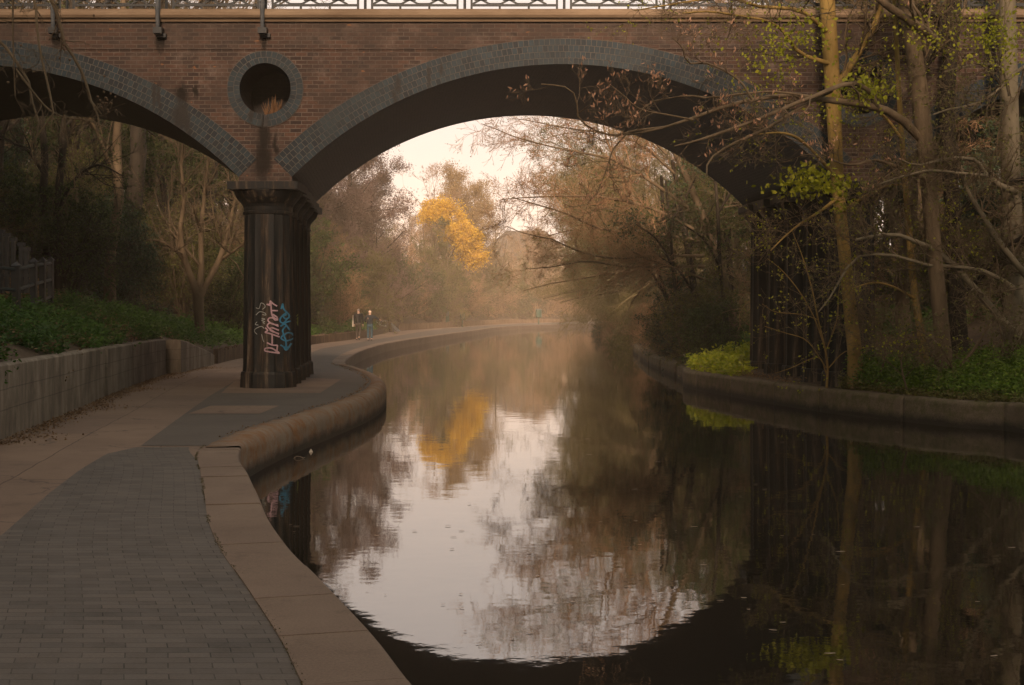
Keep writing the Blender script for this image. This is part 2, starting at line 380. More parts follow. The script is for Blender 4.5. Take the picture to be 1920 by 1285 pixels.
def wallconc():
    g = G('board_marked_concrete', 0.85, 0.2); v = g.coord('Object', (1,1,0.25)); v2 = g.coord('Object')
    c = g.ramp(g.noise(v, 2.4, 6, 0.7), [(0.32, (0.070, 0.054, 0.040)), (0.5, (0.15, 0.122, 0.092)), (0.70, (0.27, 0.225, 0.175))])
    c = g.mix(g.ramp(g.noise(v2, 1.3, 6, 0.7), [(0.5, (0,0,0)), (0.68, (0.6,)*3)]), c, (0.062, 0.050, 0.034))
    s = g.n('ShaderNodeSeparateXYZ'); g.l(v2, s.inputs[0])
    for lv in (0.36, 0.62):
        d = g.math('ABSOLUTE', g.math('SUBTRACT', s.outputs[2], lv))
        c = g.mix(g.ramp(d, [(0.0, (0.6,)*3), (0.012, (0,0,0))]), c, (0.03, 0.024, 0.018))
    g.col(c); g.bump(g.noise(v2, 25, 5, 0.7), 0.5, 0.012); return g.m
M['wall_concrete'] = wallconc()
M['timber'] = noisy('weathered_timber', (0.05, 0.033, 0.022), (0.13, 0.085, 0.055), 3, stretch=(1,1,0.3))
M['earth'] = noisy('earth_and_leaf_litter', (0.030, 0.020, 0.012), (0.075, 0.050, 0.028), 1.5, bump=0.8, bs=12, dist=0.05)
M['bark_dark'] = noisy('bark_dark', (0.016, 0.012, 0.008), (0.040, 0.030, 0.020), 3, bump=0.8, bs=20, stretch=(1,1,0.25), dist=0.02)
M['bark_brown'] = noisy('bark_brown', (0.070, 0.048, 0.028), (0.15, 0.105, 0.062), 3, bump=0.6, bs=20, stretch=(1,1,0.25), dist=0.02)
M['bark_ochre'] = noisy('bark_ochre_lichen', (0.12, 0.078, 0.024), (0.32, 0.205, 0.060), 2.2, bump=0.7, bs=18, stretch=(1,1,0.35), dist=0.02)
M['bark_grey'] = noisy('bark_grey', (0.10, 0.080, 0.052), (0.20, 0.160, 0.105), 3, bump=0.5, bs=18, stretch=(1,1,0.35), dist=0.02)
M['twig_warm'] = noisy('twig_warm', (0.20, 0.112, 0.060), (0.38, 0.225, 0.125), 2, bump=0, bs=5)
M['iron_dark'] = noisy('dark_green_iron', (0.012, 0.018, 0.018), (0.028, 0.036, 0.036), 6, rough=0.6, bump=0.2)
M['twig_olive'] = noisy('twig_olive', (0.11, 0.085, 0.040), (0.23, 0.175, 0.090), 2, bump=0, bs=5)
M['twig_mauve'] = noisy('twig_mauve', (0.12, 0.078, 0.066), (0.20, 0.130, 0.108), 2, bump=0, bs=5)
M['leaf_green'] = leafmat('leaf_green', [(0.012, 0.022, 0.006), (0.035, 0.058, 0.012), (0.085, 0.11, 0.02)])
M['leaf_dark'] = leafmat('leaf_dark_evergreen', [(0.010, 0.022, 0.010), (0.030, 0.055, 0.026), (0.075, 0.11, 0.055)], 0.15)
M['leaf_olive'] = leafmat('leaf_olive', [(0.040, 0.040, 0.010), (0.095, 0.092, 0.022), (0.17, 0.155, 0.038)])
M['leaf_brown'] = leafmat('leaf_brown', [(0.06, 0.036, 0.018), (0.15, 0.09, 0.045), (0.26, 0.165, 0.085)])
M['leaf_mauve'] = leafmat('leaf_mauve_bud', [(0.06, 0.038, 0.034), (0.13, 0.082, 0.068), (0.19, 0.12, 0.10)])
M['leaf_yellow'] = leafmat('leaf_yellow', [(0.38, 0.20, 0.015), (0.66, 0.40, 0.03), (0.80, 0.54, 0.06)], 0.45)
M['leaf_gold'] = leafmat('leaf_golden_brown', [(0.13, 0.075, 0.025), (0.24, 0.15, 0.055), (0.33, 0.22, 0.08)], 0.4)
M['leaf_bud'] = leafmat('bud_pink', [(0.20, 0.10, 0.060), (0.42, 0.23, 0.14), (0.55, 0.32, 0.20)], 0.3)
M['leaf_spring'] = leafmat('leaf_spring', [(0.12, 0.13, 0.008), (0.25, 0.26, 0.014), (0.36, 0.34, 0.02)], 0.4)
M['herb'] = leafmat('herb_green', [(0.012, 0.035, 0.006), (0.040, 0.095, 0.010), (0.085, 0.16, 0.018)], 0.3)
M['herb_light'] = leafmat('herb_light_green', [(0.03, 0.06, 0.006), (0.10, 0.17, 0.012), (0.20, 0.27, 0.02)], 0.3)
M['earth_moss'] = leafmat('joint_moss', [(0.03, 0.022, 0.010), (0.05, 0.045, 0.014), (0.08, 0.065, 0.02)], 0.1)
M['herb_yellow'] = leafmat('herb_yellow_green', [(0.12, 0.15, 0.006), (0.26, 0.30, 0.012), (0.38, 0.38, 0.02)], 0.3)

# ------------------------------------------------------------------ plan of the canal
D1, D2 = 29.4, 37.1; SK = -0.0825
# near kerb outer edge, traced as plan coordinates (X, Y)
LK = [(3.4,-20),(2.0,-6),(0.95,1.0),(0.12,4.2)] + [at(*p) for p in [(775,1285),(700,1190),(600,1085),(545,1030),(505,975),(485,930),(465,888),(449,863)]]
LK += [(-3.16,16.6),(-3.22,17.8),(-3.14,20.0),(-2.86,23.4),(-2.66,26.4),(-2.66,29.5),(-2.95,33.2),(-3.55,37.0),(-4.35,40.6),(-5.15,44.2),(-5.65,49),(-6.1,56),(-6.35,64),(-6.3,76),(-5.1,97),(-3.7,116),(0,158),(12,203),(22,230),(55,290),(120,380),(260,520)]
LKs = catmull(LK, 8)
XRp = [(11.5,-20),(11,5),(9.6,17),(8.55,23.7),(7.8,24.9),(7.2,26.3),(6.37,28.3),(5.67,31.5),(5.15,34.5),(4.75,36.9),(4.65,38.6),(5.0,42),(5.1,50),(5.3,57),(6.2,75),(7.6,98),(9.3,130),(12.5,165),(22,203),(36,230),(70,280),(135,360),(275,500)]
XRs = catmull(XRp, 8)
WLp = [(-4.0,-20),(-4.4,0),(-5.0,8),(-6.37,17.7),(-7.1,23.1),(-7.65,26.8),(-8.3,31.5),(-8.8,36.2),(-9.06,42.7),(-9.4,49),(-9.8,71),(-9.45,78),(-9.15,89),(-9.3,105),(-9.6,118),(-8.0,133),(0,194),(11,227),(24,262),(60,330),(130,430),(265,560)]
WLs = catmull(WLp, 8)
def fx(C, y): return np.interp(y, C[:, 1], C[:, 0])
def xl(y): return fx(LKs, y)
def xr(y): return fx(XRs, y)
def xw(y): return fx(WLs, y)
def hw(y): return np.interp(y, [0, 37, 38, 43, 60], [0.97, 0.90, 0.88, 0.45, 0.36])
def section(y):
    a, l, r, h = float(xw(y)), float(xl(y)), float(xr(y)), float(hw(y))
    k = float(np.interp(y, [38, 52], [1, 0]))
    left = [(min(-240, a-70), 10), (a-60, 9), (a-25, 6.6), (a-12, 4.6+0.3*k), (a-5.5, 2.3+0.35*k), (a-2.4, 0.9+0.62*k), (a-0.9, h+0.12+0.12*k), (a-0.22, h-0.02)]
    mid = [(a-0.10, -0.06), (a+0.3, -0.05), (l-0.26, -0.05), (l-0.22, -2.2), (r+0.22, -2.2), (r+0.30, -0.05)]
    right = [(r+0.7, 0.02), (r+1.3, 0.14), (r+2.6, 0.34), (r+5, 0.75), (r+9, 1.5), (r+18, 3.2), (r+35, 5.2), (r+70, 7.5), (max(240, r+90), 9)]
    return left+mid+right
def H(x, y):
    s = section(y); xs = [p[0] for p in s]; zs = [p[1] for p in s]
    return float(np.interp(x, xs, zs))
ys = list(np.arange(-20, 60, 0.8))+list(np.arange(60, 260, 3))+list(np.arange(260, 432, 12))
rngt = np.random.default_rng(5)
V = []; n = len(section(0))
for y in ys:
    for i, (x, z) in enumerate(section(min(y, 500))):
        if 0 < i < 6 or i > 17: z += rngt.normal()*0.08
        V.append((x, y, z))
Fc = [(j*n+i, j*n+i+1, (j+1)*n+i+1, (j+1)*n+i) for j in range(len(ys)-1) for i in range(n-1)]
struct(mk('ground', V, Fc, M['earth'], smooth=False))

# water
def water_mat():
    g = G('canal_water', 0.02, 0.5); g.col((0.010, 0.0085, 0.006)); g.b.inputs['IOR'].default_value = 2.6
    v1 = g.coord('Object', (1.0, 1.0, 1)); v2 = g.coord('Object', (3.2, 3.2, 1))
    h = g.math('ADD', g.noise(v1, 1.1, 3, 0.5), g.math('MULTIPLY', g.noise(v2, 2.3, 3, 0.5), 0.16))
    g.bump(h, 0.045, 0.05); return g.m
wv = [(-60,-25,WZ),(400,-25,WZ),(400,640,WZ),(-60,640,WZ)]
# water sheet follows the banks
yy = list(np.arange(-20, 260, 2.0))+list(np.arange(260, 425, 10)); V = []
for y in yy: V += [(float(xl(y))-0.15, y, WZ), (float(xr(y))+0.15, y, WZ)]
struct(mk('water', V, [(2*j, 2*j+1, 2*j+3, 2*j+2) for j in range(len(yy)-1)], water_mat()))

# path sheets
def strip(name, fa, fb, y0, y1, dy, z, mat, nx=6):
    Y = np.arange(y0, y1+1e-6, dy); V = []; U = []
    for y in Y:
        a, b = float(fa(y)), float(fb(y))
        for i in range(nx+1): V.append((a+(b-a)*i/nx, y, z)); U.append((y, (b-a)*i/nx))
    n = nx+1
    Fq = [(j*n+i, j*n+i+1, (j+1)*n+i+1, (j+1)*n+i) for j in range(len(Y)-1) for i in range(nx)]
    return struct(mk(name, V, Fq, mat, uv=U))
strip('path', lambda y: xw(y)-0.12, lambda y: xl(y)-0.2, -20, 420, 1.0, 0.0, M['concrete_path'])
def poly(name, pts, z, mat, uvrot=0):
    P = [Vector((p[0], p[1], 0)) for p in pts]; tr = tessellate_polygon([P])
    c, s = math.cos(uvrot), math.sin(uvrot)
    return struct(mk(name, [(p[0], p[1], z) for p in pts], [t for t in tr], mat, uv=[(p[0]*c+p[1]*s, -p[0]*s+p[1]*c) for p in pts]))
def inner_left(y, d=0.40): return float(xl(y))-d
# block paving: curved rows following the kerb (UV u across from the kerb, v along it)
def block_sheet():
    V = []; U = []; nx = 14; Y = list(np.arange(-20, 16.95, 0.25)); s = 0; prev = None
    lb = [at(*p) for p in [(0,1008),(90,928),(150,882),(200,852),(262,838)]]
    LX = [3.0-6.5, -3.62]+[p[0] for p in lb]; LY = [-20, 6]+[p[1] for p in lb]
    o = np.argsort(LY); LX = np.array(LX)[o]; LY = np.array(LY)[o]
    for y in Y:
        b = inner_left(y, 0.42 if y < 15 else 0.42+0.12*(y-15)); a = float(np.interp(y, LY, LX)) if y > 6 else min(float(np.interp(y, LY, LX)), b-2.2)
        if prev is not None: s += math.hypot(0.25, (b-prev)*0.6)
        prev = b
        for i in range(nx+1):
            x = a+(b-a)*i/nx; V.append((x, y, 0.006)); U.append((x-b, s))
    n = nx+1
    return struct(mk('block_paving', V, [(j*n+i, j*n+i+1, (j+1)*n+i+1, (j+1)*n+i) for j in range(len(Y)-1) for i in range(nx)], M['paving'], uv=U))
block_sheet()
la = [at(*p) for p in [(262,838),(350,774)]]
la += [at(395,742), at(428,722), at(462,700), (-6.3, 44), (-7.6, 52), (-8.3,62)]
LAX = [p[0] for p in la]; LAY = [p[1] for p in la]
strip('asphalt', lambda y: np.interp(y, LAY, LAX), lambda y: xl(y)-0.28, 16.95, 62, 0.5, 0.005, M['asphalt'])
strip('asphalt', lambda y: np.interp(y, [62, 80, 118, 133], [-8.3, -7.9, -7.2, -6.4]) if y < 133 else xw(y)+1.3, lambda y: xl(y)-0.35, 62, 300, 2, 0.005, M['asphalt'])
poly('concrete_patch', [at(352,777), at(487,777), at(523,762), at(395,762)], 0.010, M['concrete_path'])
poly('concrete_slab', [at(415,738), at(600,738), at(640,712), at(450,706)], 0.010, M['concrete_path'])

# kerbs
def kerb(name, C, y0, y1, side, width, rad, stone, mat, z=0.014, bot=-1.0, step=0.12, rng=np.random.default_rng(3)):
    P = C[(C[:, 1] >= y0) & (C[:, 1] <= y1)]
    L = np.linalg.norm(np.diff(P, axis=0), axis=1).sum(); n = int(L/step)+2; P = resample(P, n)
    T = np.gradient(P, axis=0); ker = np.ones(11)/11; T = np.stack([np.convolve(np.pad(T[:, i], 5, mode='edge'), ker, mode='valid') for i in range(2)], 1); T /= np.linalg.norm(T, axis=1, keepdims=True)
    Nn = np.stack([-T[:, 1], T[:, 0]], 1)*side   # points to the land
    d = np.r_[0, np.cumsum(np.linalg.norm(np.diff(P, axis=0), axis=1))]
    prof = lambda r, w, inset: [(w-inset, -0.3), (w-inset, z-inset)]+[(r-r*math.sin(a)+inset, z-r+r*math.cos(a)-inset) for a in np.linspace(0, math.pi/2, 7)]+[(inset, bot)]
    V = []; rows = []
    nxt = stone*0.6
    def ring(i, inset, t=0.0, dz=0):
        for (o, zz) in prof(rad(P[i, 1]), width(P[i, 1]), inset): V.append((P[i, 0]+Nn[i, 0]*o+T[i, 0]*t, P[i, 1]+Nn[i, 1]*o+T[i, 1]*t, zz+dz))
    dz = 0
    for i in range(n):
        if d[i] > nxt:
            ring(i, 0, -0.006, dz); ring(i, 0.016, -0.005, dz); dz = rng.normal()*0.0025; ring(i, 0.016, 0.005, dz); ring(i, 0, 0.006, dz); nxt += stone*(0.9+0.25*rng.random())
        else: ring(i, 0, 0, dz)
    k = 10; m = len(V)//k
    if mat is not M['kerb']:
        V = [(x, y, zz+0.012*math.sin(x*9+y*5)*math.sin(y*3.7)*(0.4+rng.random())) if zz > -0.4 else (x, y, zz) for (x, y, zz) in V]
    return struct(mk(name, V, [(j*k+i, j*k+i+1, (j+1)*k+i+1, (j+1)*k+i) for j in range(m-1) for i in range(k-1)], mat, smooth=(mat is not M['kerb'])))
wd = lambda y: np.interp(y, [5, 9, 14, 17, 22], [0.46, 0.46, 0.46, 0.40, 0.34])
kerb('kerb', LKs, -20, 16.6, 1, wd, lambda y: 0.035, 0.92, M['kerb'])
kerb('kerb', LKs, 16.6, 43, 1, wd, lambda y: np.interp(y, [16.6, 18], [0.04, 0.19]), 6, M['kerb_moss'], z=0.03)
kerb('kerb', LKs, 43, 480, 1, lambda y: 0.42, lambda y: 0.06, 1.5, M['kerb'], step=0.5)
kerb('bank_edge', XRs, -20, 39.5, -1, lambda y: 0.7 if y > 30 else 0.5, lambda y: 0.09, 2.6, M['bank_stone'], z=0.05)
kerb('bank_edge', XRs, 39.5, 480, -1, lambda y: 0.4, lambda y: 0.1, 5, M['bank_stone'], z=0.0, step=1)

# ------------------------------------------------------------------ bridge
bridge = tag(empty('brick_bridge', (-5.1, D1, 0)), 'red brick arched road bridge on black iron columns crossing the canal', 'bridge')
BO = np.array([-5.1, D1, 0.0])
def bmk(name, V, Fc, mat, parent=None, uv=None, smooth=False):
    o = mk(name, np.asarray(V, float)-BO, Fc, mat, parent or bridge, uv=uv, smooth=smooth); return o
def bbuild(mb, name, mat, parent=None, smooth=False): return bmk(name, mb.V, mb.F, mat, parent, mb.U, smooth)
ZC, RI, RE, S = -1.17, 7.89, 8.42, 12.3
CEN = [1.05-S, 1.05, 1.05+S]; COLX = [-5.1, 7.2]; DX = 5.6; TH = math.asin(DX/RI)
ZTOP, ZCOP = 7.63, 7.84; ZCAP = 4.30; OZ = 6.21; OR_I, OR_E = 0.53, 0.79
def face_outline():
    P = [(-32, -1.0), (CEN[0]-DX, -1.0)]
    for c in CEN:
        P.append((c-DX, ZCAP)) if c != CEN[0] else None
        P.append((c-DX, ZC+RI*math.cos(TH)))
        for t in np.linspace(-TH, TH, 41): P.append((c+RE*math.sin(t), ZC+RE*math.cos(t)))
        P.append((c+DX, ZC+RI*math.cos(TH)))
        P.append((c+DX, ZCAP)) if c != CEN[2] else None
    P += [(CEN[2]+DX, -1.0), (34, -1.0), (34, ZTOP), (-32, ZTOP)]
    return P
def circ(cx, cz, r, n=40, rev=False):
    L = [(cx+r*math.cos(2*math.pi*i/n), cz+r*math.sin(2*math.pi*i/n)) for i in range(n)]
    return L[::-1] if rev else L
def add_face(y, name, sk):
    loops = [face_outline()]+[circ(x, OZ, OR_E-0.01, 40, True) for x in COLX]
    tr = tessellate_polygon([[Vector((p[0], p[1], 0)) for p in L] for L in loops])
    flat = [p for L in loops for p in L]
    bmk(name, [(p[0]+sk, y, p[1]) for p in flat], [tuple(t) for t in tr], M['brick'], uv=flat)
add_face(D1, 'brick_face', 0); add_face(D2, 'brick_face', SK*(D2-D1))
for c in CEN:
    ts = np.linspace(-TH, TH, 49); V = []; U = []; Fc = []
    for yy_, nm in ((D1, 'arch_ring'), (D2, 'arch_ring')):
        V = []; U = []; sg = -1 if yy_ == D1 else 1; dxs = SK*(yy_-D1)
        for t in ts:
            for (r, y) in ((RI, yy_), (RI, yy_+sg*0.02), (RE, yy_+sg*0.02), (RE, yy_)):
                V.append((c+dxs+r*math.sin(t), y, ZC+r*math.cos(t))); U.append((t*8.1+20, (r-RI)+5.3+(0.001 if r == RI else -0.001)))
        Fc = [(j*4+i, j*4+i+1, (j+1)*4+i+1, (j+1)*4+i) for j in range(48) for i in range(3)]+[(0,1,2,3), tuple(48*4+i for i in (3,2,1,0))]
        bmk('arch_ring', V, Fc, M['blue_brick'], uv=U)
    V = []; U = []
    ny = 12
    for t in ts:
        for j in range(ny+1):
            y = D1+(D2-D1)*j/ny; V.append((c+SK*(y-D1)+RI*math.sin(t), y, ZC+RI*math.cos(t))); U.append((y, t*RI))
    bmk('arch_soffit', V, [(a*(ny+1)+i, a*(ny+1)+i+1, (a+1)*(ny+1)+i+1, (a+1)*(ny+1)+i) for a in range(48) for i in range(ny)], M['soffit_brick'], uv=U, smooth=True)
for sx in (CEN[0]-DX, CEN[2]+DX):   # abutment reveals
    zt = ZC+RI*math.cos(TH)
    bmk('abutment', [(sx, D1, -1), (sx+SK*(D2-D1), D2, -1), (sx+SK*(D2-D1), D2, zt), (sx, D1, zt)], [(0,1,2,3)], M['soffit_brick'], uv=[(0,0),(7.7,0),(7.7,5),(0,5)])
for cx in COLX:      # oculus: ring + deep recess
    for (yy_, sg) in ((D1, -1),):
        n = 56; V = []; U = []
        g0, g1 = (R_(-86), R_(266)) if cx < 0 else (R_(-90), R_(270))
        for i in range(n+1):
            a = g0+(g1-g0)*i/n
            for (r, y) in ((OR_I, yy_+0.25), (OR_I, yy_+sg*0.02), (OR_E, yy_+sg*0.02), (OR_E, yy_+0.02)):
                V.append((cx+r*math.cos(a), y, OZ+r*math.sin(a))); U.append((a*0.68, 5.3+(r-OR_I)*1.02 if y < yy_+0.1 else 5.17))
        Fc = [(j*4+i, j*4+i+1, (j+1)*4+i+1, (j+1)*4+i) for j in range(n) for i in range(3)]+[(0,1,2,3), tuple(n*4+i for i in (3,2,1,0))]
        bmk('oculus_ring', V, Fc, M['blue_brick'], uv=U)
        mb = MB(); k = 40; V = []
        for (r, y) in ((OR_E-0.01, yy_+0.03), (OR_I, yy_+0.05), (OR_I, yy_+1.3)):
            V += [(cx+r*math.cos(2*math.pi*i/k), y, OZ+r*math.sin(2*math.pi*i/k)) for i in range(k)]
        Fc = [(j*k+i, j*k+(i+1)%k, (j+1)*k+(i+1)%k, (j+1)*k+i) for j in range(2) for i in range(k)]+[tuple(2*k+i for i in range(k))]
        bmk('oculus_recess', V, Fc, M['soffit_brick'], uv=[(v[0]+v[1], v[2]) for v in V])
# coping
def coping(y, sg, name='coping'):
    prof = [(0.0, ZTOP-0.04), (-0.05, ZTOP-0.04), (-0.07, ZTOP), (-0.13, ZTOP+0.03), (-0.16, ZTOP+0.08), (-0.15, ZTOP+0.14), (-0.11, ZTOP+0.18), (-0.11, ZCOP), (0.35, ZCOP), (0.35, ZTOP)]
    V = []; xs = np.linspace(-32, 34, 67)
    for x in xs:
        for (o, z) in prof: V.append((x+SK*(y-D1), y+sg*o, z))
    k = len(prof); Fc = [(j*k+i, j*k+(i+1)%k, (j+1)*k+(i+1)%k, (j+1)*k+i) for j in range(len(xs)-1) for i in range(k)]
    return bmk(name, V, Fc, M['coping'])
coping(D1, 1); coping(D2, -1)
mb = MB(); mb.box(-32, 34, D1+0.35, D2-0.35, 7.5, 7.7); bbuild(mb, 'road_deck', M['asphalt'])
# string course line
mb = MB(); mb.box(-32, 34, D1-0.018, D1, 7.02, 7.06); bbuild(mb, 'string_course', M['brick'])
# pier beams
for cx in COLX:
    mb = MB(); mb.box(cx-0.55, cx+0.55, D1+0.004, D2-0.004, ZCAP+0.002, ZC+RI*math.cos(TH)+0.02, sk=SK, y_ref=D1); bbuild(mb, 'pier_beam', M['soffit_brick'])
# columns
def column_proto():
    K = 96; NF = 16
    prof = [(0.545, 0.34), (0.535, 0.5), (0.53, 1.2), (0.52, 2.2), (0.51, 3.2), (0.505, 3.62), (0.50, 3.66)]
    def fl(prof, amp, K=K):
        V = []; 
        for (r, z) in prof:
            for i in range(K):
                a = 2*math.pi*i/K; q = r*(1-amp*abs(math.sin(NF*a/2))**0.8); V.append((q*math.cos(a), q*math.sin(a), z))
        Fc = [(j*K+i, j*K+(i+1)%K, (j+1)*K+(i+1)%K, (j+1)*K+i) for j in range(len(prof)-1) for i in range(K)]
        return V, Fc
    V, Fc = fl(prof, 0.05); sh = mk('column', V, Fc, M['column'], bridge)
    # plinth, faceted
    V, Fc = fl([(0.61, -0.3), (0.60, 0.0), (0.585, 0.30), (0.57, 0.34), (0.54, 0.35)], 0.03); mk('plinth', V, Fc, M['column'], sh)
    mb = MB()
    mb.lathe([(0.50, 3.64), (0.525, 3.66), (0.53, 3.70), (0.51, 3.72), (0.515, 3.80), (0.54, 3.86), (0.60, 3.93), (0.655, 3.99), (0.69, 4.06), (0.71, 4.11), (0.71, 4.135)], 40)
    e = 0.725
    mb.box(-e, e, -e, e, 4.14, 4.298)
    o = mb.build('capital', M['column'], sh, smooth=False)
    return sh
col0 = column_proto(); k = 0; COLS = []
for cx in COLX:
    for i in range(5):
        y = D1+0.70+i*(D2-D1-1.40)/4
        c = col0 if k == 0 else copy_tree(col0, bridge); k += 1
        c.location = Vector((cx+SK*(y-D1), y, 0))-Vector(BO); c.rotation_euler.z = 0; COLS.append((c, cx+SK*(y-D1), y))
        c['group'] = 'fluted iron columns of the bridge piers'
# graffiti on the two front columns
def graffiti(ci, strokes, color, wpx, name='graffiti'):
    c, X0, Y0 = COLS[ci]; V = []; Fc = []
    yc = Y0-0.5
    for st in strokes:
        P = catmull([(p[0], p[1]) for p in st], 6) if len(st) > 2 else resample(np.array(st, float), 6)
        P = P.astype(float)
        T = np.gradient(P, axis=0); T /= np.linalg.norm(T, axis=1, keepdims=True)+1e-6; Nn = np.stack([-T[:, 1], T[:, 0]], 1)
        b = len(V)
        for p, nn in zip(P, Nn):
            for s in (-1, 1):
                q = p+nn*s*wpx/2; dx = (q[0]-CX)/F*yc-X0; z = EYE+(HZ-q[1])/F*yc
                r = 0.538; dx = max(-0.535, min(0.535, dx)); V.append((dx, -math.sqrt(max(r*r-dx*dx, 1e-4))-0.004, z))
        Fc += [(b+2*i, b+2*i+1, b+2*i+3, b+2*i+2) for i in range(len(P)-1)]
    mk(name, V, Fc, color, c)
def paint(n, c): return noisy(n, tuple(x*0.55 for x in c), c, 9, rough=0.6, bump=0.1)
M['pink'] = paint('paint_pink', (0.52, 0.33, 0.36)); M['blue'] = paint('paint_blue', (0.05, 0.22, 0.36))
M['white'] = paint('paint_white', (0.36, 0.36, 0.33)); M['lime'] = paint('paint_lime', (0.22, 0.26, 0.05))
def gz(pts): return [(460+x/8.03, 540+y/8.03) for (x, y) in pts]
graffiti(0, [gz(s) for s in [
  [(350,260),(375,230),(380,200),(420,240),(475,275)], [(325,245),(385,270)], [(385,205),(400,400),(440,450)], [(400,340),(485,345)],
  [(485,450),(410,400),(440,480),(490,480)], [(490,470),(380,450),(345,490),(400,540),(490,560)], [(495,580),(380,530),(335,575),(400,640),(500,700)],
  [(305,600),(340,640),(305,670),(380,690),(510,740)], [(500,640),(400,600),(380,640),(495,690)], [(405,700),(405,850)], [(330,825),(405,860),(480,865)], [(480,865),(470,960)],
  [(500,975),(400,910),(310,910),(300,945),(350,960),(510,985)], [(440,930),(490,990)]]], M['pink'], 2.6)
graffiti(0, [gz(s) for s in [
  [(530,320),(550,240),(565,320),(620,390),(630,440),(590,470),(560,430),(600,400)], [(610,460),(560,530),(515,500),(530,440),(600,370)], [(650,500),(600,520),(520,580),(580,550),(640,640)],
  [(600,560),(550,640),(560,700),(530,760),(600,800),(680,760),(660,690),(610,680),(570,720),(590,800),(595,930)], [(520,860),(560,890),(595,940),(630,890),(655,840)], [(575,890),(620,900)]]], M['blue'], 2.6)
graffiti(0, [gz(s) for s in [
  [(160,300),(210,310),(240,230),(290,250),(300,290),(260,325)], [(160,410),(220,360),(300,380),(310,410),(260,400)], [(250,460),(300,470),(250,490),(300,510),(270,520),(300,545)], [(180,510),(150,550),(200,560)],
  [(290,610),(240,580),(150,620),(140,660),(180,700)], [(250,700),(270,780),(285,815)]]], M['white'], 1.3)
graffiti(1, [gz([(x-14, y) for x, y in s]) for s in [
  [(750,430),(790,360),(800,400),(755,470),(800,500),(770,570),(760,500),(815,400),(830,520)], [(780,630),(800,580)], [(815,620),(820,660),(790,720),(815,740),(815,790)], [(820,830),(818,880)]]], M['lime'], 1.6)
# damp stains: thin crusts on the face
rs = np.random.default_rng(8)
M['straw'] = noisy('lit_bit_straw', (0.10, 0.05, 0.022), (0.26, 0.14, 0.07), 12, bump=0.8, stretch=(6,6,1))  # made-up straw bars, pale colour gives the lit bit inside the dark recess
lit_bit = MB(); 
for i in range(60):
    x = -5.1+rs.normal()*0.13+0.08; y = D1+0.35+rs.random()*0.5; lit_bit.bar((x, y, OZ-0.5+rs.random()*0.05), (x+rs.normal()*0.05, y+0.05, OZ-0.28+rs.random()*0.26-abs(x+5.0)*0.8), 0.014, 0.004, 4)
tag(mk('recess_lit_bit', lit_bit.V, lit_bit.F, M['straw']), 'pale straw bars added as the lit ochre bit in the round brick recess above the left pier', 'lit_bit')
# railing
pan0 = None; post0 = None
def bar2(mb, x0, z0, x1, z1, w=0.022, d=0.03):
    a = math.atan2(z1-z0, x1-x0); nx, nz = -math.sin(a)*w/2, math.cos(a)*w/2
    V = [(x0+nx, -d/2, z0+nz), (x1+nx, -d/2, z1+nz), (x1-nx, -d/2, z1-nz), (x0-nx, -d/2, z0-nz)]; V += [(v[0], d/2, v[2]) for v in V]
    mb.add(V, [(3,2,1,0), (4,5,6,7), (0,1,5,4), (1,2,6,5), (2,3,7,6), (3,0,4,7)])
PW = 1.77
mb = MB(); PZ = 0.115
bar2(mb, 0, PZ, PW, PZ, 0.045, 0.04); bar2(mb, 0, 1.08, PW, 1.08, 0.05, 0.06); bar2(mb, 0, 0.95, PW, 0.95, 0.025)
bar2(mb, 0, 0, 0, 1.08, 0.045, 0.045); bar2(mb, PW, 0, PW, 1.08, 0.045, 0.045)
bar2(mb, PW*0.33, 0, PW*0.33, PZ, 0.045); bar2(mb, PW*0.67, 0, PW*0.67, PZ, 0.045)
for r_ in range(4):
    zb = PZ+0.02+r_*0.20
    for j in range(3):
        a = 0.06+j*0.585; xm = a+0.16
        bar2(mb, a-0.05, zb, xm+0.16, zb+0.2, 0.038); bar2(mb, xm+0.16, zb, a-0.05, zb+0.2, 0.038)
        if j < 2: bar2(mb, xm+0.15, zb+0.01, a+0.585-0.04, zb+0.01, 0.032)
        bar2(mb, a+0.0, zb+0.10, xm+0.10, zb+0.10, 0.055)
pan0 = mb.build('railing_panel', M['iron_black'], bridge)
mb = MB(); mb.bar((0, 0, 0), (0, 0, 1.15), 0.03, 0.026, 8); mb.lathe([(0.02, 1.15), (0.06, 1.2), (0.06, 1.25), (0.01, 1.32)], 10); post0 = mb.build('railing_post', M['iron_black'], bridge)
xp = 697; i = 0
PER = 187.0/F*D1; x00 = (697-CX)/F*D1
for i in range(-13, 20):
    x = x00+i*PER
    o = pan0 if i == -13 else pan0.copy(); q = post0 if i == -13 else post0.copy()
    for t, xx in ((o, x), (q, x+PW+0.15)):
        if t.name not in COL.objects: COL.objects.link(t); t.parent = bridge
        t.location = Vector((xx, D1+0.08, ZCOP))-Vector(BO)
# rail braces hooked over the coping
br0 = None
for j, px in enumerate((105, 300, 495)):
    x = (px-CX)/F*D1
    if br0 is None:
        mb = MB(); mb.tube([(0.03, 0.0, 1.0), (0.0, -0.20, 0.3), (0, -0.22, 0.0), (0, -0.2, -0.42)], [0.035, 0.042, 0.045, 0.04], 8)
        br0 = mb.build('rail_brace', M['iron_grey'], bridge)
        mb = MB(); mb.box(-0.09, 0.09, -0.24, 0.0, -0.52, -0.40); mb.box(-0.05, 0.14, -0.1, 0.0, -0.58, -0.5); mb.build('bracket', M['iron_black'], br0); b = br0
    else: b = copy_tree(br0, bridge)
    b.location = Vector((x, D1, ZCOP-0.0))-Vector(BO)

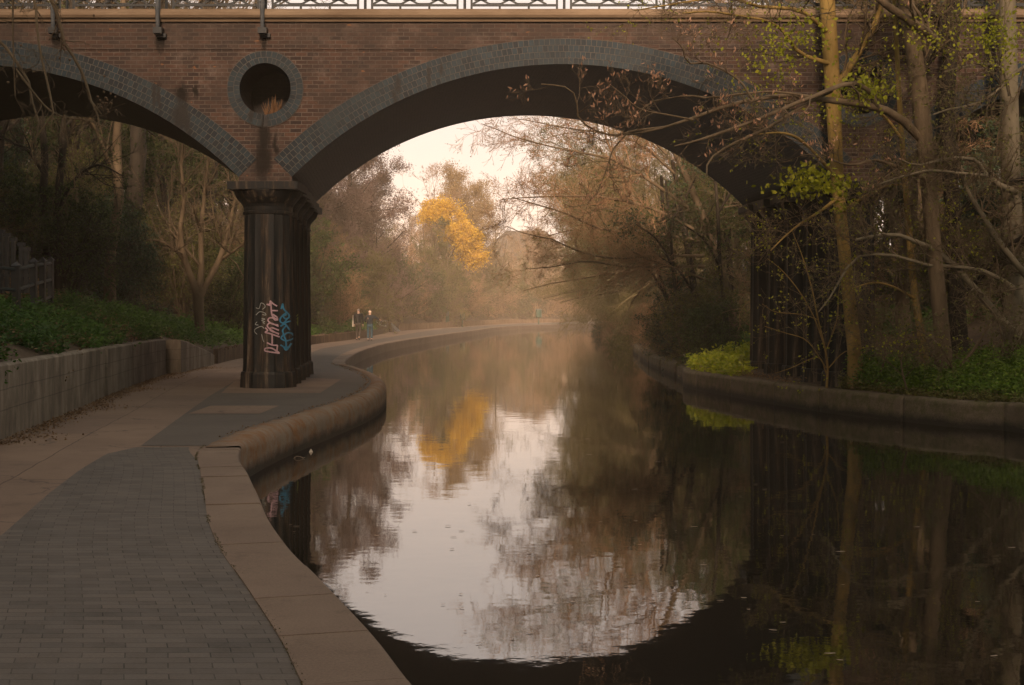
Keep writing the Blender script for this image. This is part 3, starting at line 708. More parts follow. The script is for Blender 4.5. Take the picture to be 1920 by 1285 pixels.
# ------------------------------------------------------------------ left retaining walls, edging, fence
def wall_run(name, pts, tops, thick, mat, joints=()):
    """pts plan polyline, tops heights"""
    P = np.array(pts, float); T = np.gradient(P, axis=0); T /= np.linalg.norm(T, axis=1, keepdims=True); Nn = np.stack([-T[:, 1], T[:, 0]], 1)
    V = []
    for p, n_, h in zip(P, Nn, tops):
        for (o, z) in ((0, -0.1), (0, h-0.03), (0.03, h), (thick-0.03, h), (thick, h-0.03), (thick, -0.1)): V.append((p[0]+n_[0]*o, p[1]+n_[1]*o, z))
    k = 6; m = len(P)
    Fc = [(j*k+i, j*k+i+1, (j+1)*k+i+1, (j+1)*k+i) for j in range(m-1) for i in range(k-1)]+[tuple(range(k)), tuple((m-1)*k+i for i in range(k))[::-1]]
    return V, Fc
rw = tag(empty('retaining_wall', (-7.3, 24, 0)), 'long stained concrete retaining wall along the left side of the towpath', 'wall')
def wp(y): return (float(xw(y)), y)
segs = [(-20, 5), (5, 14), (14, 18.2), (18.2, 23.1), (23.1, 27.0), (27.0, 31.9), (31.9, 36.3)]
for j, (a, b) in enumerate(segs):
    yy_ = np.linspace(a+0.012, b-0.012, 7); off = [0, 0.03, 0.0, 0.02, 0.05, 0.0, 0.03][j]
    V, Fc = wall_run('panel', [(wp(y)[0]-off, y) for y in yy_], [0.97-0.01*j-0.0*y for y in yy_], 0.25, None)
    mk('concrete_panel', np.array(V)-np.array([-7.3, 24, 0]), Fc, M['wall_concrete'], rw)
o = wall_run('w', [(wp(y)[0]+0.25*(1-(y-36.9)/7), y) for y in np.linspace(36.9, 43.4, 6)], np.interp(np.linspace(36.9, 43.4, 6), [36.9, 37.6, 42, 43.4], [0.88, 0.86, 0.45, 0.3]), 0.6, None)
tag(mk('end_wall', o[0], o[1], M['wall_concrete']), 'short concrete wall sloping down to the path just beyond the tall retaining wall', 'wall')
def stakes(y0, y1, h, label, rng, w=0.14):
    P = WLs[(WLs[:, 1] >= y0) & (WLs[:, 1] <= y1)]; L = np.linalg.norm(np.diff(P, axis=0), axis=1).sum(); n = int(L/(w*1.45)); P = resample(P, max(n, 4)); mb = MB()
    for p in P:
        hh = h*(0.88+0.24*rng.random()); mb.box(p[0]-0.07, p[0]+0.07, p[1]-w/2, p[1]+w/2, -0.1, hh)
    for j in range(0, len(P)-1, 6):
        q = P[min(j+6, len(P)-1)]; mb.bar((P[j][0]-0.11, P[j][1], h*0.55), (q[0]-0.11, q[1], h*0.55), 0.05, 0.05, 4)
    return tag(mb.build('timber_edging', M['timber']), label, 'edging')
rs = np.random.default_rng(9)
stakes(43.6, 93, 0.42, 'low brown timber stake edging between the concrete wall and the graffitied ramp', rs)
stakes(120, 222, 0.55, 'long low timber stake edging behind the green bins on the far path', rs, 0.3)
# iron fence up on the left bank
fe = tag(empty('iron_fence', (-10.2, 29, 2.0)), 'dark iron rail fence with pyramid topped posts on the left bank', 'fence')
FO = np.array([-10.2, 29, 2.0]); posts = [atY(px, py, Y) for px, py, Y in ((31,490,27.0), (63,483,29.2), (80,482,31.4), (95,481,33.6))]
posts = [(-10.7, 24.6, 2.72)]+posts
for (x, y, z) in posts:
    mb = MB(); x, y, z = x-FO[0], y-FO[1], z-FO[2]
    mb.box(x-0.06, x+0.06, y-0.06, y+0.06, z-1.5, z-0.09); 
    mb.add([(x-0.085, y-0.085, z-0.09), (x+0.085, y-0.085, z-0.09), (x+0.085, y+0.085, z-0.09), (x-0.085, y+0.085, z-0.09), (x, y, z)], [(3,2,1,0), (0,1,4), (1,2,4), (2,3,4), (3,0,4)])
    mb.build('post', M['iron_black'], fe)
for dz in (-0.16, -0.55, -0.95):
    mb = MB(); mb.tube([(p[0]-FO[0], p[1]-FO[1], p[2]-FO[2]+dz) for p in posts], [0.035]*len(posts), 6); mb.build('rail', M['iron_dark'], fe)
f2 = tag(empty('spiked_fence', (-11.2, 26, 2.0)), 'black row of tall square pales climbing the left bank behind the iron rails', 'fence')
mb = MB()
for j in range(9):
    x, y, z = atY([2,13,25,40,50,-15,-30,-45,-60][j], [431,437,446,455,464,424,418,412,406][j], 30.5 if j < 5 else 30.0)
    mb.box(x+11.2-0.04, x+11.2+0.04, y-26-0.05, y-26+0.05, 0.0, z-2.0-0.08); mb.box(x+11.2-0.07, x+11.2+0.07, y-26-0.065, y-26+0.065, z-2.08, z-2.0)
mb.build('pale', M['iron_black'], f2)
mb = MB(); mb.box(-3.2, 0.95, 4.46, 4.5, 0.35, 0.40); mb.build('rail', M['iron_black'], f2)

# ------------------------------------------------------------------ far bits: bins, pole, ramp, house
M['green_paint'] = noisy('green_painted_steel', (0.012, 0.045, 0.035), (0.02, 0.075, 0.055), 4, rough=0.5, bump=0.1)
def bin_(px, Y, label, h=1.35, w=0.27, body=0.55):
    x = (px-CX)/F*Y; r = empty('litter_bin', (x, Y, 0.0)); tag(r, label, 'bin', 'green bins and posts beside the far path')
    mb = MB(); mb.bar((0, 0, 0), (0, 0, h), 0.09, 0.08, 8); mb.build('post', M['green_paint'], r)
    mb = MB(); mb.lathe([(w*0.8, h-body), (w, h-body+0.08), (w, h-0.1), (w*0.9, h-0.04)], 12, (0, -0.12, 0)); mb.build('bin_body', M['green_paint'], r)
    mb = MB(); mb.lathe([(w*1.08, h-0.05), (w*1.08, h), (w*0.6, h+0.10)], 12, (0, -0.12, 0)); mb.build('lid', M['iron_grey'], r)
bin_(1010, 186, 'green litter bin on a post at the far bend of the towpath', 1.9, 0.40, 1.05)
bin_(867, 150, 'slim green post bin right of its taller grey neighbour on the far path', 1.5, 0.27, 0.75)
x, y = -7.3, 151
r = tag(empty('marker_post', ((839-CX)/F*146, 146, 0)), 'grey-green marker post standing left of the slim green bin', 'post', 'green bins and posts beside the far path')
mb = MB(); mb.box(-0.16, 0.16, -0.1, 0.1, 0, 1.65); mb.build('post', M['green_paint'], r); mb = MB(); mb.box(-0.1, 0.1, -0.14, -0.1, 1.2, 1.6); mb.build('sign_plate', M['iron_grey'], r)
# leaning pole
mb = MB(); a = atY(733, 620, 112); b_ = atY(724, 559, 112); mb.bar((a[0], 112, 0), (b_[0], 112.3, b_[2]), 0.13, 0.10, 8)
tag(mb.build('leaning_pole', M['bark_dark']), 'dark leaning wooden pole beside the graffitied ramp wall', 'pole')
# ramp wall with scribbles
def PX(px, py, Y): p = atY(px, py, Y); return p
rr = tag(empty('ramp_wall', (PX(700, 620, 114)[0], 114, 0)), 'dark sloping ramp wall with white scribbled graffiti behind the walkers', 'wall')
oX = PX(700, 620, 114)[0]
out = [(698, 622), (746, 622), (738, 615), (724, 602), (703, 600), (694, 606)]
F1 = [(PX(p[0], p[1], 114)[0]-oX, 0, max(0, PX(p[0], p[1], 114)[2])) for p in out]; V = F1+[(v[0], 3.0, v[2]) for v in F1]; m = len(F1)
mk('wall_body', V, [tuple(range(m))[::-1], tuple(range(m, 2*m))]+[(i, (i+1) % m, m+(i+1) % m, m+i) for i in range(m)], M['iron_grey'], rr)
mb = MB()
def scr(st):
    P = [PX(640+p[0]/9.18, 540+p[1]/9.18, 113.9) for p in st]; P = catmull(P, 4)
    mb.tube([(p[0]-oX, -0.03, p[2]) for p in P], [0.045]*len(P), 4)
for st in [[(595,570),(640,620),(680,560),(720,580),(765,578)], [(650,700),(690,660),(650,650),(700,640),(690,690)], [(700,720),(720,640),(740,700),(760,640),(770,690),(800,720)], [(600,580),(650,630),(690,600)], [(670,720),(740,722)]]: scr(st)
mb.build('graffiti', M['white'], rr)
# distant house with a dark roof
hx, hy, hz_, = PX(975, 470, 250)
hr = tag(empty('distant_house', (hx, 250, 3)), 'distant house with a broad dark hipped roof showing between the bare trees', 'house')
M['plaster'] = noisy('plaster', (0.20, 0.15, 0.12), (0.28, 0.22, 0.17), 1); M['slate'] = noisy('slate_roof', (0.035, 0.030, 0.028), (0.065, 0.055, 0.050), 1)
mb = MB(); mb.box(-7, 9, 0, 10, -2, 8.0); mb.build('wall', M['plaster'], hr)
mb = MB(); ztop = PX(0, 430, 250)[2]-3; ze = 8.0
mb.add([(-8, -1, ze), (10, -1, ze), (10, 11, ze), (-8, 11, ze), (-2.5, 5, ztop), (4.5, 5, ztop)], [(0,1,5,4), (1,2,5), (2,3,4,5), (3,0,4), (3,2,1,0)]); mb.build('roof', M['slate'], hr)
M['glass'] = noisy('dark_glass', (0.01, 0.012, 0.014), (0.02, 0.022, 0.024), 2, rough=0.1, spec=0.6, bump=0)
w0 = None
for i in range(5):
    for zf in (4.6, 1.2):
        mb = MB(); mb.box(-5.6+i*2.9, -4.4+i*2.9, -0.06, 0.05, zf, zf+1.9); mb.build('window', M['glass'], hr)

# ------------------------------------------------------------------ people
def person(name, loc, rz, joints, label, hair, top, trouser, skin, bag=None):
    """joints: dict of chains for body skin mesh, figure faces +Y (away from the camera)"""
    r = empty(name, loc, rz); tag(r, label, 'person', 'two walkers on the towpath')
    def skinmesh(nm, verts, edges, rad, mat, sub=2):
        me = bpy.data.meshes.new(nm); me.from_pydata(verts, edges, []); o = bpy.data.objects.new(nm, me); COL.objects.link(o); o.parent = r
        md = o.modifiers.new('skin', 'SKIN'); md.use_smooth_shade = True
        for i, rv in enumerate(rad):
            q = me.skin_vertices[0].data[i]; q.radius = rv if isinstance(rv, tuple) else (rv, rv)
        me.skin_vertices[0].data[0].use_root = True
        s = o.modifiers.new('sub', 'SUBSURF'); s.levels = sub; s.render_levels = sub
        me.materials.append(mat); return o
    J = joints
    # body: pelvis0 spine1 chest2 neck3 head4 headtop5 Lsh6 Lel7 Lwr8 Lhand9 Rsh10.. Lhip14 Lkn15 Lan16 Lto17 Rhip18..
    V = [J['pelvis'], J['spine'], J['chest'], J['neck'], J['head'], J['crown'], J['lsh'], J['lel'], J['lwr'], J['lha'], J['rsh'], J['rel'], J['rwr'], J['rha'], J['lhi'], J['lkn'], J['lan'], J['lto'], J['rhi'], J['rkn'], J['ran'], J['rto']]
    E = [(0,1),(1,2),(2,3),(3,4),(4,5),(2,6),(6,7),(7,8),(8,9),(2,10),(10,11),(11,12),(12,13),(0,14),(14,15),(15,16),(16,17),(0,18),(18,19),(19,20),(20,21)]
    Rd = [(0.14,0.10),(0.13,0.095),(0.15,0.10),0.055,(0.078,0.09),(0.06,0.07),0.055,0.042,0.03,0.032,0.055,0.042,0.03,0.032,0.08,0.055,0.04,0.035,0.08,0.055,0.04,0.035]
    skinmesh('body', V, E, Rd, skin)
    V = [J['spine'], J['chest'], J['neckb'], J['lsh'], J['lel'], J['lwr'], J['rsh'], J['rel'], J['rwr'], J['pelvis'], J['hem']]
    E = [(0,1),(1,2),(1,3),(3,4),(4,5),(1,6),(6,7),(7,8),(0,9),(9,10)]
    skinmesh('jacket', V, E, [(0.175,0.13),(0.20,0.14),0.075,0.085,0.065,0.05,0.085,0.065,0.05,(0.19,0.14),(0.18,0.135)], top)
    V = [J['pelvis'], J['lhi'], J['lkn'], J['lan2'], J['rhi'], J['rkn'], J['ran2']]
    skinmesh('trousers', V, [(0,1),(1,2),(2,3),(0,4),(4,5),(5,6)], [(0.165,0.12),0.10,0.075,0.06,0.10,0.075,0.06], trouser)
    hd = Vector(J['head'])
    skinmesh('hair', [hd+Vector((0,-0.025,-0.03)), hd+Vector((0,-0.02,0.04)), hd+Vector((0,0.0,0.10))], [(0,1),(1,2)], [(0.085,0.085),(0.095,0.10),(0.06,0.07)], hair)
    for s in ('l', 'r'):
        a, t = Vector(J[s+'an']), Vector(J[s+'to']); back = a+(a-t).normalized()*0.05+Vector((0,0,-0.04))
        skinmesh('shoe', [back, a*0.5+t*0.5+Vector((0,0,-0.03)), t], [(0,1),(1,2)], [0.05, 0.052, 0.042], M['iron_black'], 1)
    # face details (seen only from ahead)
    mb = MB()
    for sx in (-0.032, 0.032): mb.lathe([(0.001,-0.008),(0.009,0),(0.001,0.008)], 8, (hd[0]+sx, hd[1]+0.083, hd[2]+0.02))
    mb.build('eye', M['iron_black'], r)
    mb = MB(); mb.tube([(hd[0], hd[1]+0.085, hd[2]+0.02), (hd[0], hd[1]+0.112, hd[2]-0.022), (hd[0], hd[1]+0.088, hd[2]-0.03)], [0.008, 0.015, 0.01], 6); mb.build('nose', skin, r)
    # fingers
    for s in ('l', 'r'):
        mb = MB(); p = Vector(J[s+'ha']); d = (p-Vector(J[s+'wr'])).normalized(); sd_ = d.cross(Vector((1,0,0))).normalized()
        for q in range(4):
            o = p+sd_*(q-1.5)*0.02; ln = (0.06, 0.075, 0.07, 0.05)[q]; mb.tube([o, o+d*ln*0.6, o+d*ln+Vector((0,0.02,0))], [0.010, 0.009, 0.007], 6)
        o = p-d*0.03; mb.tube([o+Vector((0,0.02,0)), o+Vector((0,0.05,-0.01))+d*0.02, o+Vector((0,0.055,-0.01))+d*0.045], [0.011, 0.010, 0.008], 6)
        mb.build('fingers', skin, r)
    return r
def J_base(h=1.0):
    J = dict(pelvis=(0,0,0.93), spine=(0,0.0,1.12), chest=(0,0.0,1.34), neckb=(0,0,1.47), neck=(0,0.01,1.50), head=(0,0.03,1.62), crown=(0,0.02,1.70), hem=(0,0,0.83),
      lsh=(-0.19,0,1.40), lel=(-0.24,-0.04,1.12), lwr=(-0.23,0.06,0.88), lha=(-0.23,0.08,0.80), rsh=(0.19,0,1.40), rel=(0.24,-0.03,1.12), rwr=(0.24,0.05,0.88), rha=(0.24,0.07,0.80),
      lhi=(-0.09,0,0.88), lkn=(-0.10,0.06,0.48), lan=(-0.10,0.02,0.09), lan2=(-0.10,0.02,0.11), lto=(-0.11,0.17,0.04), rhi=(0.09,0,0.88), rkn=(0.10,0.06,0.48), ran=(0.10,-0.05,0.10), ran2=(0.10,-0.05,0.12), rto=(0.11,0.10,0.04))
    return {k: tuple(c*h for c in v) for k, v in J.items()}
M['hair_grey'] = noisy('grey_hair', (0.16,0.13,0.11), (0.30,0.26,0.22), 20); M['hair_fair'] = noisy('fair_hair', (0.55,0.38,0.27), (0.75,0.56,0.43), 20)
M['cloth_black'] = noisy('black_cloth', (0.008,0.010,0.011), (0.016,0.018,0.02), 8); M['cloth_navy'] = noisy('navy_cloth', (0.008,0.012,0.016), (0.016,0.022,0.028), 8)
M['denim'] = noisy('blue_denim', (0.018,0.040,0.055), (0.035,0.070,0.09), 10); M['cloth_grey'] = noisy('brown_grey_cloth', (0.035,0.028,0.022), (0.06,0.048,0.038), 8)
M['skin'] = noisy('skin', (0.40,0.24,0.17), (0.48,0.30,0.22), 5, rough=0.5); M['cream'] = noisy('cream_cloth', (0.50,0.42,0.34), (0.62,0.53,0.43), 5)
J = J_base(1.03); J['ran'] = (0.06, -0.16, 0.16); J['ran2'] = (0.06,-0.15,0.19); J['rto'] = (0.07,-0.09,0.03); J['rkn'] = (0.09, 0.05, 0.50)
p1x, p1y = at(672, 638.5)
p1 = person('person', (p1x, p1y, 0.0), R_(-6), J, 'grey haired person in a black jacket with a long cream bag walking away', M['hair_grey'], M['cloth_black'], M['cloth_grey'], M['skin'])
J = J_base(0.97); J['rel'] = (0.40, 0.02, 1.24); J['rwr'] = (0.50, 0.14, 1.17); J['rha'] = (0.56, 0.19, 1.15); J['lel'] = (-0.30,0.05,1.14); J['lwr'] = (-0.20,0.22,1.05); J['lha'] = (-0.15,0.28,1.05)
p2x, p2y = at(693.5, 639.5)
p2 = person('person', (p2x, p2y, 0.0), R_(4), J, 'fair haired person in jeans and dark jacket holding the right arm out', M['hair_fair'], M['cloth_navy'], M['denim'], M['skin'])
mb = MB(); V = []
for (z, w_, t_) in ((1.42, 0.02, 0.015), (1.15, 0.03, 0.02), (1.05, 0.06, 0.04), (0.80, 0.08, 0.05), (0.76, 0.065, 0.035)):
    for (sx, sy) in ((-1,-1),(1,-1),(1,1),(-1,1)): V.append((-0.30+sx*w_*0.5, -0.05+sy*t_, z))
mb.add(V, [(j*4+i, j*4+(i+1)%4, (j+1)*4+(i+1)%4, (j+1)*4+i) for j in range(4) for i in range(4)]+[(0,1,2,3),(19,18,17,16)])
bg = mb.build('shoulder_bag', M['cream']); bg.location = (p1x, p1y, 0); tag(bg, 'long cream cloth bag hanging from the left walker\'s shoulder', 'bag')

# ------------------------------------------------------------------ vegetation
def trunk_line(rng, Ht, S=8, wob=0.04, lean=(0, 0)):
    z = np.linspace(0, Ht, S); off = np.cumsum(rng.normal(size=(S, 2))*wob*Ht/S*2, axis=0); off[0] = 0
    return np.stack([off[:, 0]+lean[0]*z, off[:, 1]+lean[1]*z, z], 1)
def pts_on(rng, P, n, t0=0.2):
    N, S, _ = P.shape; i = rng.integers(0, N, n); t = (t0+(1-t0)*rng.random(n))*(S-1); j = np.minimum(t.astype(int), S-2); f = (t-j)[:, None]
    return P[i, j]*(1-f)+P[i, j+1]*f
def tree(name, seed, Ht, r, levels, tm, cm, leaf=None, stems=1, t0=0.3, lean=0.0, wob=0.05, kk=(8, 5, 3, 3, 3)):
    """levels: (m, len_ratio, angle, wobble, up, t0, S, rr)"""
    rng = np.random.default_rng(seed); root = empty(name); tr = Tree(); cr = Tree()
    L = []
    for s in range(stems):
        ln = (0, 0) if stems == 1 else (math.cos(s*2.4)*0.28, math.sin(s*2.4)*0.28)
        L.append(trunk_line(rng, Ht*(1 if stems == 1 else 0.75+0.3*rng.random()), 8, wob, (ln[0]+lean, ln[1])))
    P = np.stack(L); Rr = np.tile((r*np.array([1.35, 1, 0.93, 0.84, 0.72, 0.55, 0.36, 0.15]))[None], (len(L), 1))
    tr.put(P, Rr, kk[0])
    for i, (m, lr, ang, wb, up, tt, S, rr) in enumerate(levels):
        P, Rr = children_branches(rng, P, Rr, m, lr, ang, wb, up, tt, S, rr)
        Rr = np.maximum(Rr, 0.0035 if Ht < 8 else 0.006)
        (tr if i == 0 and Ht > 5 else cr).put(P, Rr, kk[min(i+1, 4)])
    tr.mesh('trunk', tm, root); cr.mesh('crown', cm, root)
    if leaf:
        n, size, lm, asp = leaf[:4]; leaves_mesh('foliage', pts_on(rng, P, n, 0.0), size, rng, lm, root, asp=asp, jit=leaf[4] if len(leaf) > 4 else size*0.6)
    return root
BL = [(13, 0.42, 0.85, 0.16, 0.10, 0.25, 6, 0.5), (7, 0.5, 0.7, 0.2, 0.05, 0.2, 5, 0.5), (6, 0.5, 0.7, 0.25, 0.02, 0.15, 4, 0.5), (5, 0.55, 0.7, 0.25, 0.0, 0.1, 3, 0.6)]
DROOP = [(14, 0.5, 1.1, 0.14, -0.02, 0.2, 6, 0.5), (7, 0.5, 0.7, 0.2, -0.08, 0.2, 5, 0.5), (6, 0.55, 0.7, 0.25, -0.1, 0.15, 4, 0.5), (5, 0.55, 0.7, 0.25, -0.1, 0.1, 3, 0.6)]
T = {}
T['bareA'] = tree('bare_tree', 1, 13, 0.20, BL, M['bark_dark'], M['bark_brown'])
T['bareB'] = tree('bare_tree', 2, 12, 0.16, BL, M['bark_brown'], M['bark_brown'], leaf=(5000, 0.07, M['leaf_olive'], 0.6))
T['bareW'] = tree('bare_tree', 3, 12, 0.17, BL, M['bark_brown'], M['twig_warm'], leaf=(7000, 0.07, M['leaf_brown'], 0.5))
T['droopW'] = tree('drooping_tree', 4, 10, 0.15, DROOP, M['bark_brown'], M['twig_olive'], leaf=(9000, 0.06, M['leaf_olive'], 0.5))
T['mauve'] = tree('dense_tree', 5, 14, 0.25, [(44, 0.30, 1.2, 0.1, 0.10, 0.05, 5, 0.4)]+BL[1:3]+[(3, 0.6, 0.7, 0.2, 0, 0.1, 3, 0.6)], M['bark_dark'], M['twig_mauve'], leaf=(40000, 0.13, M['leaf_mauve'], 0.6, 0.25))
T['ever'] = tree('evergreen_tree', 6, 10, 0.16, [(16, 0.38, 1.1, 0.15, 0.05, 0.08, 5, 0.45), (8, 0.45, 0.7, 0.2, 0, 0.2, 4, 0.5), (6, 0.5, 0.7, 0.2, 0, 0.2, 3, 0.6)], M['bark_dark'], M['bark_dark'], leaf=(22000, 0.13, M['leaf_dark'], 0.55))
T['olive'] = tree('leafing_tree', 7, 10, 0.15, BL, M['bark_brown'], M['bark_brown'], leaf=(16000, 0.09, M['leaf_olive'], 0.6))
T['green'] = tree('green_tree', 8, 9, 0.14, BL, M['bark_dark'], M['bark_brown'], leaf=(18000, 0.10, M['leaf_green'], 0.6))
SH = [(12, 0.5, 0.9, 0.2, 0.05, 0.05, 5, 0.55), (7, 0.55, 0.8, 0.25, 0, 0.1, 4, 0.55), (6, 0.6, 0.8, 0.25, 0, 0.1, 3, 0.6)]
T['shB'] = tree('shrub', 11, 3.2, 0.04, SH, M['bark_brown'], M['twig_warm'], leaf=(9000, 0.055, M['leaf_brown'], 0.5), stems=5)
T['shO'] = tree('shrub', 12, 3.0, 0.04, SH, M['bark_brown'], M['bark_brown'], leaf=(11000, 0.06, M['leaf_olive'], 0.6), stems=5)
T['shG'] = tree('shrub', 13, 2.8, 0.04, SH, M['bark_dark'], M['bark_dark'], leaf=(13000, 0.075, M['leaf_green'], 0.6), stems=5)
T['shE'] = tree('evergreen_shrub', 14, 3.0, 0.04, SH, M['bark_dark'], M['bark_dark'], leaf=(15000, 0.085, M['leaf_dark'], 0.5), stems=5)
T['gold'] = tree('round_tree', 16, 12, 0.2, [(34, 0.42, 1.1, 0.15, 0.06, 0.30, 5, 0.4), (9, 0.5, 0.8, 0.2, -0.04, 0.1, 5, 0.5), (6, 0.5, 0.8, 0.2, -0.05, 0.1, 3, 0.6)], M['bark_brown'], M['twig_warm'], leaf=(42000, 0.13, M['leaf_gold'], 0.5, 0.25))
T['leanW'] = tree('leaning_tree', 17, 9.5, 0.14, [(18, 0.50, 1.0, 0.15, 0.0, 0.12, 6, 0.5), (9, 0.5, 0.8, 0.2, -0.03, 0.1, 5, 0.5), (7, 0.5, 0.8, 0.25, -0.03, 0.1, 4, 0.5), (4, 0.55, 0.7, 0.25, -0.03, 0.1, 3, 0.6)], M['bark_brown'], M['twig_olive'], leaf=(16000, 0.06, M['leaf_olive'], 0.5, 0.1), lean=-0.25)
_used = set()
def plant(key, x, y, s, label, cat, group=None, rz=None, zs=1.0, dz=-0.1):
    t = T[key]
    if key in _used: o = copy_tree(t)
    else: o = t; _used.add(key)
    o.location = (x, y, H(x, y)+dz); o.scale = (s, s, s*zs); o.rotation_euler = (0, 0, rng0.uniform(0, 6.28) if rz is None else rz)
    for k_ in ('label', 'category', 'group'):
        if k_ in o: del o[k_]
    tag(o, label, cat, group); return o
rng0 = random.Random(77)
# --- far middle, traced
def at3(px, Y): return (px-CX)/F*Y
plant('gold', at3(872, 178), 178, 1.32, 'golden brown round crowned tree standing behind the bright yellow tree', 'tree')
plant('bareW', at3(800, 150), 158, 1.15, 'slender bare tree against the sky left of the yellow tree', 'tree')
plant('bareA', at3(932, 195), 195, 1.0, 'bare leaning tree against the sky right of the golden round tree', 'tree')
for i, (px, Y, s) in enumerate([(640, 104, 1.0), (700, 110, 1.08), (742, 118, 0.88), (600, 96, 1.0), (560, 90, 1.1)]):
    plant('mauve', at3(px, Y)-2, Y, s, 'tall dense mauve brown tree left of the yellow tree beyond the walkers', 'tree', 'dense mauve brown trees left of the yellow tree')
# --- far left bank shrubs and trees lining the path
for i in range(60):
    Y = 60+i*2.6+rng0.uniform(-1.5, 1.5); off = rng0.uniform(1.3, 5.5); k_ = rng0.choice(['shB', 'shO', 'shB', 'shO', 'shG'])
    plant(k_, float(xw(Y))-off, Y, rng0.uniform(0.8, 1.5)*(1+Y/300), {'shB': 'brown twiggy shrub behind the timber edging of the far path', 'shO': 'olive green shrub behind the timber edging of the far path', 'shG': 'green leafy shrub behind the timber edging of the far path'}[k_], 'shrub', {'shB': 'brown shrubs along the far path', 'shO': 'olive shrubs along the far path', 'shG': 'green shrubs along the far path'}[k_])
for i in range(95):
    Y = 60+i*2.2+rng0.uniform(-2, 2); off = rng0.uniform(5, 22); k_ = rng0.choice(['bareW', 'bareW', 'olive', 'bareB', 'droopW'])
    s = rng0.uniform(0.55, 0.85)
    if 120 < Y < 200 and off < 12: s *= 0.62
    plant(k_, float(xw(Y))-off, Y, s, {'bareW': 'hazy bare reddish brown tree on the far left bank', 'olive': 'hazy olive leafing tree on the far left bank', 'bareB': 'hazy thin bare tree with olive buds on the far left bank', 'droopW': 'hazy drooping brown tree on the far left bank'}[k_], 'tree', {'bareW': 'bare reddish trees of the far left bank', 'olive': 'olive trees of the far left bank', 'bareB': 'olive budded trees of the far left bank', 'droopW': 'drooping trees of the far left bank'}[k_])
# closing the far bend
for i in range(26):
    Y = 215+rng0.uniform(-5, 55); x = 8+i*3.4+rng0.uniform(-2, 2)
    x = min(x, float(xw(Y))-2)
    plant('bareW' if i % 2 else 'shB', x, Y, rng0.uniform(0.7, 0.95) if i % 2 else 2.0, 'bare tree fading into the haze beyond the far bend' if i % 2 else 'brown thicket fading into the haze beyond the far bend', 'tree' if i % 2 else 'shrub', 'hazy bare trees beyond the bend' if i % 2 else 'hazy thickets beyond the bend')
# --- left wood seen through the left arch
for i in range(78):
    Y = 37+rng0.random()**1.2*70; off = rng0.uniform(3.0, 34); k_ = rng0.choice(['bareA', 'bareB', 'green', 'olive', 'green', 'ever'])
    x = float(xw(Y))-off
    if x/Y*F+CX > 600: continue
    plant(k_, x, Y, rng0.uniform(0.8, 1.2), {'bareA': 'dark bare tree in the wood seen through the left arch', 'bareB': 'thin bare tree with olive buds in the wood seen through the left arch', 'olive': 'olive leafing tree in the wood seen through the left arch', 'green': 'green leafy tree in the wood seen through the left arch', 'ever': 'dark evergreen tree in the wood seen through the left arch'}[k_], 'tree', {'bareA': 'dark bare trees of the left wood', 'bareB': 'olive budded trees of the left wood', 'olive': 'olive trees of the left wood', 'green': 'green trees of the left wood', 'ever': 'evergreens of the left wood'}[k_])
for i in range(64):
    Y = 36+rng0.random()*44; off = rng0.uniform(1.6, 14); k_ = rng0.choice(['shG', 'shE', 'shG', 'shO'])
    if off < 3.5 and Y < 44: continue
    plant(k_, float(xw(Y))-off, Y, rng0.uniform(0.7, 1.4), {'shG': 'green leafy shrub under the trees of the left wood', 'shE': 'dark evergreen shrub under the trees of the left wood', 'shO': 'olive shrub under the trees of the left wood', 'shB': 'brown twiggy shrub under the trees of the left wood'}[k_], 'shrub', {'shG': 'green shrubs of the left wood', 'shE': 'evergreen shrubs of the left wood', 'shO': 'olive shrubs of the left wood', 'shB': 'brown shrubs of the left wood'}[k_])
# --- right bank beyond the bridge
for i, (dx, Y, s, k_) in enumerate([(5.2, 60, 1.25, 'bareW'), (7.5, 57, 1.3, 'droopW'), (10, 67, 1.5, 'bareW'), (6, 70, 1.35, 'olive'), (5, 80, 1.35, 'bareW'), (6, 92, 1.4, 'bareW'), (12, 52, 1.3, 'olive'), (9, 47, 1.15, 'bareW'), (3.6, 50, 0.95, 'green'), (4.5, 55, 1.0, 'olive'), (3.4, 58, 1.0, 'green'), (6.5, 50, 1.2, 'olive'), (3.0, 74, 1.15, 'droopW'), (7, 66, 1.3, 'bareW'), (3.5, 86, 1.2, 'droopW'), (9, 80, 1.4, 'olive'), (3.0, 99, 1.15, 'droopW'), (8, 102, 1.3, 'bareW'), (3, 115, 1.1, 'droopW'), (3, 131, 1.05, 'droopW'), (7, 124, 1.25, 'bareW'), (3, 150, 1.05, 'droopW'), (4, 172, 1.0, 'droopW'), (8, 160, 1.2, 'bareW'), (3, 196, 0.95, 'droopW'), (9, 44, 1.1, 'ever'), (11, 58, 1.3, 'bareA'), (13, 72, 1.4, 'bareW'), (8, 190, 1.1, 'bareW'), (5, 222, 1.0, 'droopW')]):
    plant(k_, float(xr(Y))+dx, Y, s, {'droopW': 'brown drooping tree leaning over the canal on the right bank', 'ever': 'dark evergreen tree on the right bank beyond the bridge', 'green': 'green leafy tree close to the water on the right bank beyond the bridge', 'olive': 'olive leafing tree on the right bank beyond the bridge', 'bareW': 'tall reddish bare tree on the right bank beyond the bridge', 'bareA': 'tall dark bare tree on the right bank beyond the bridge'}[k_], 'tree', {'droopW': 'drooping trees of the right bank', 'ever': 'evergreens of the right bank', 'green': 'green leafy trees of the right bank', 'olive': 'olive trees of the right bank', 'bareW': 'reddish bare trees of the right bank', 'bareA': 'dark bare trees of the right bank'}[k_])
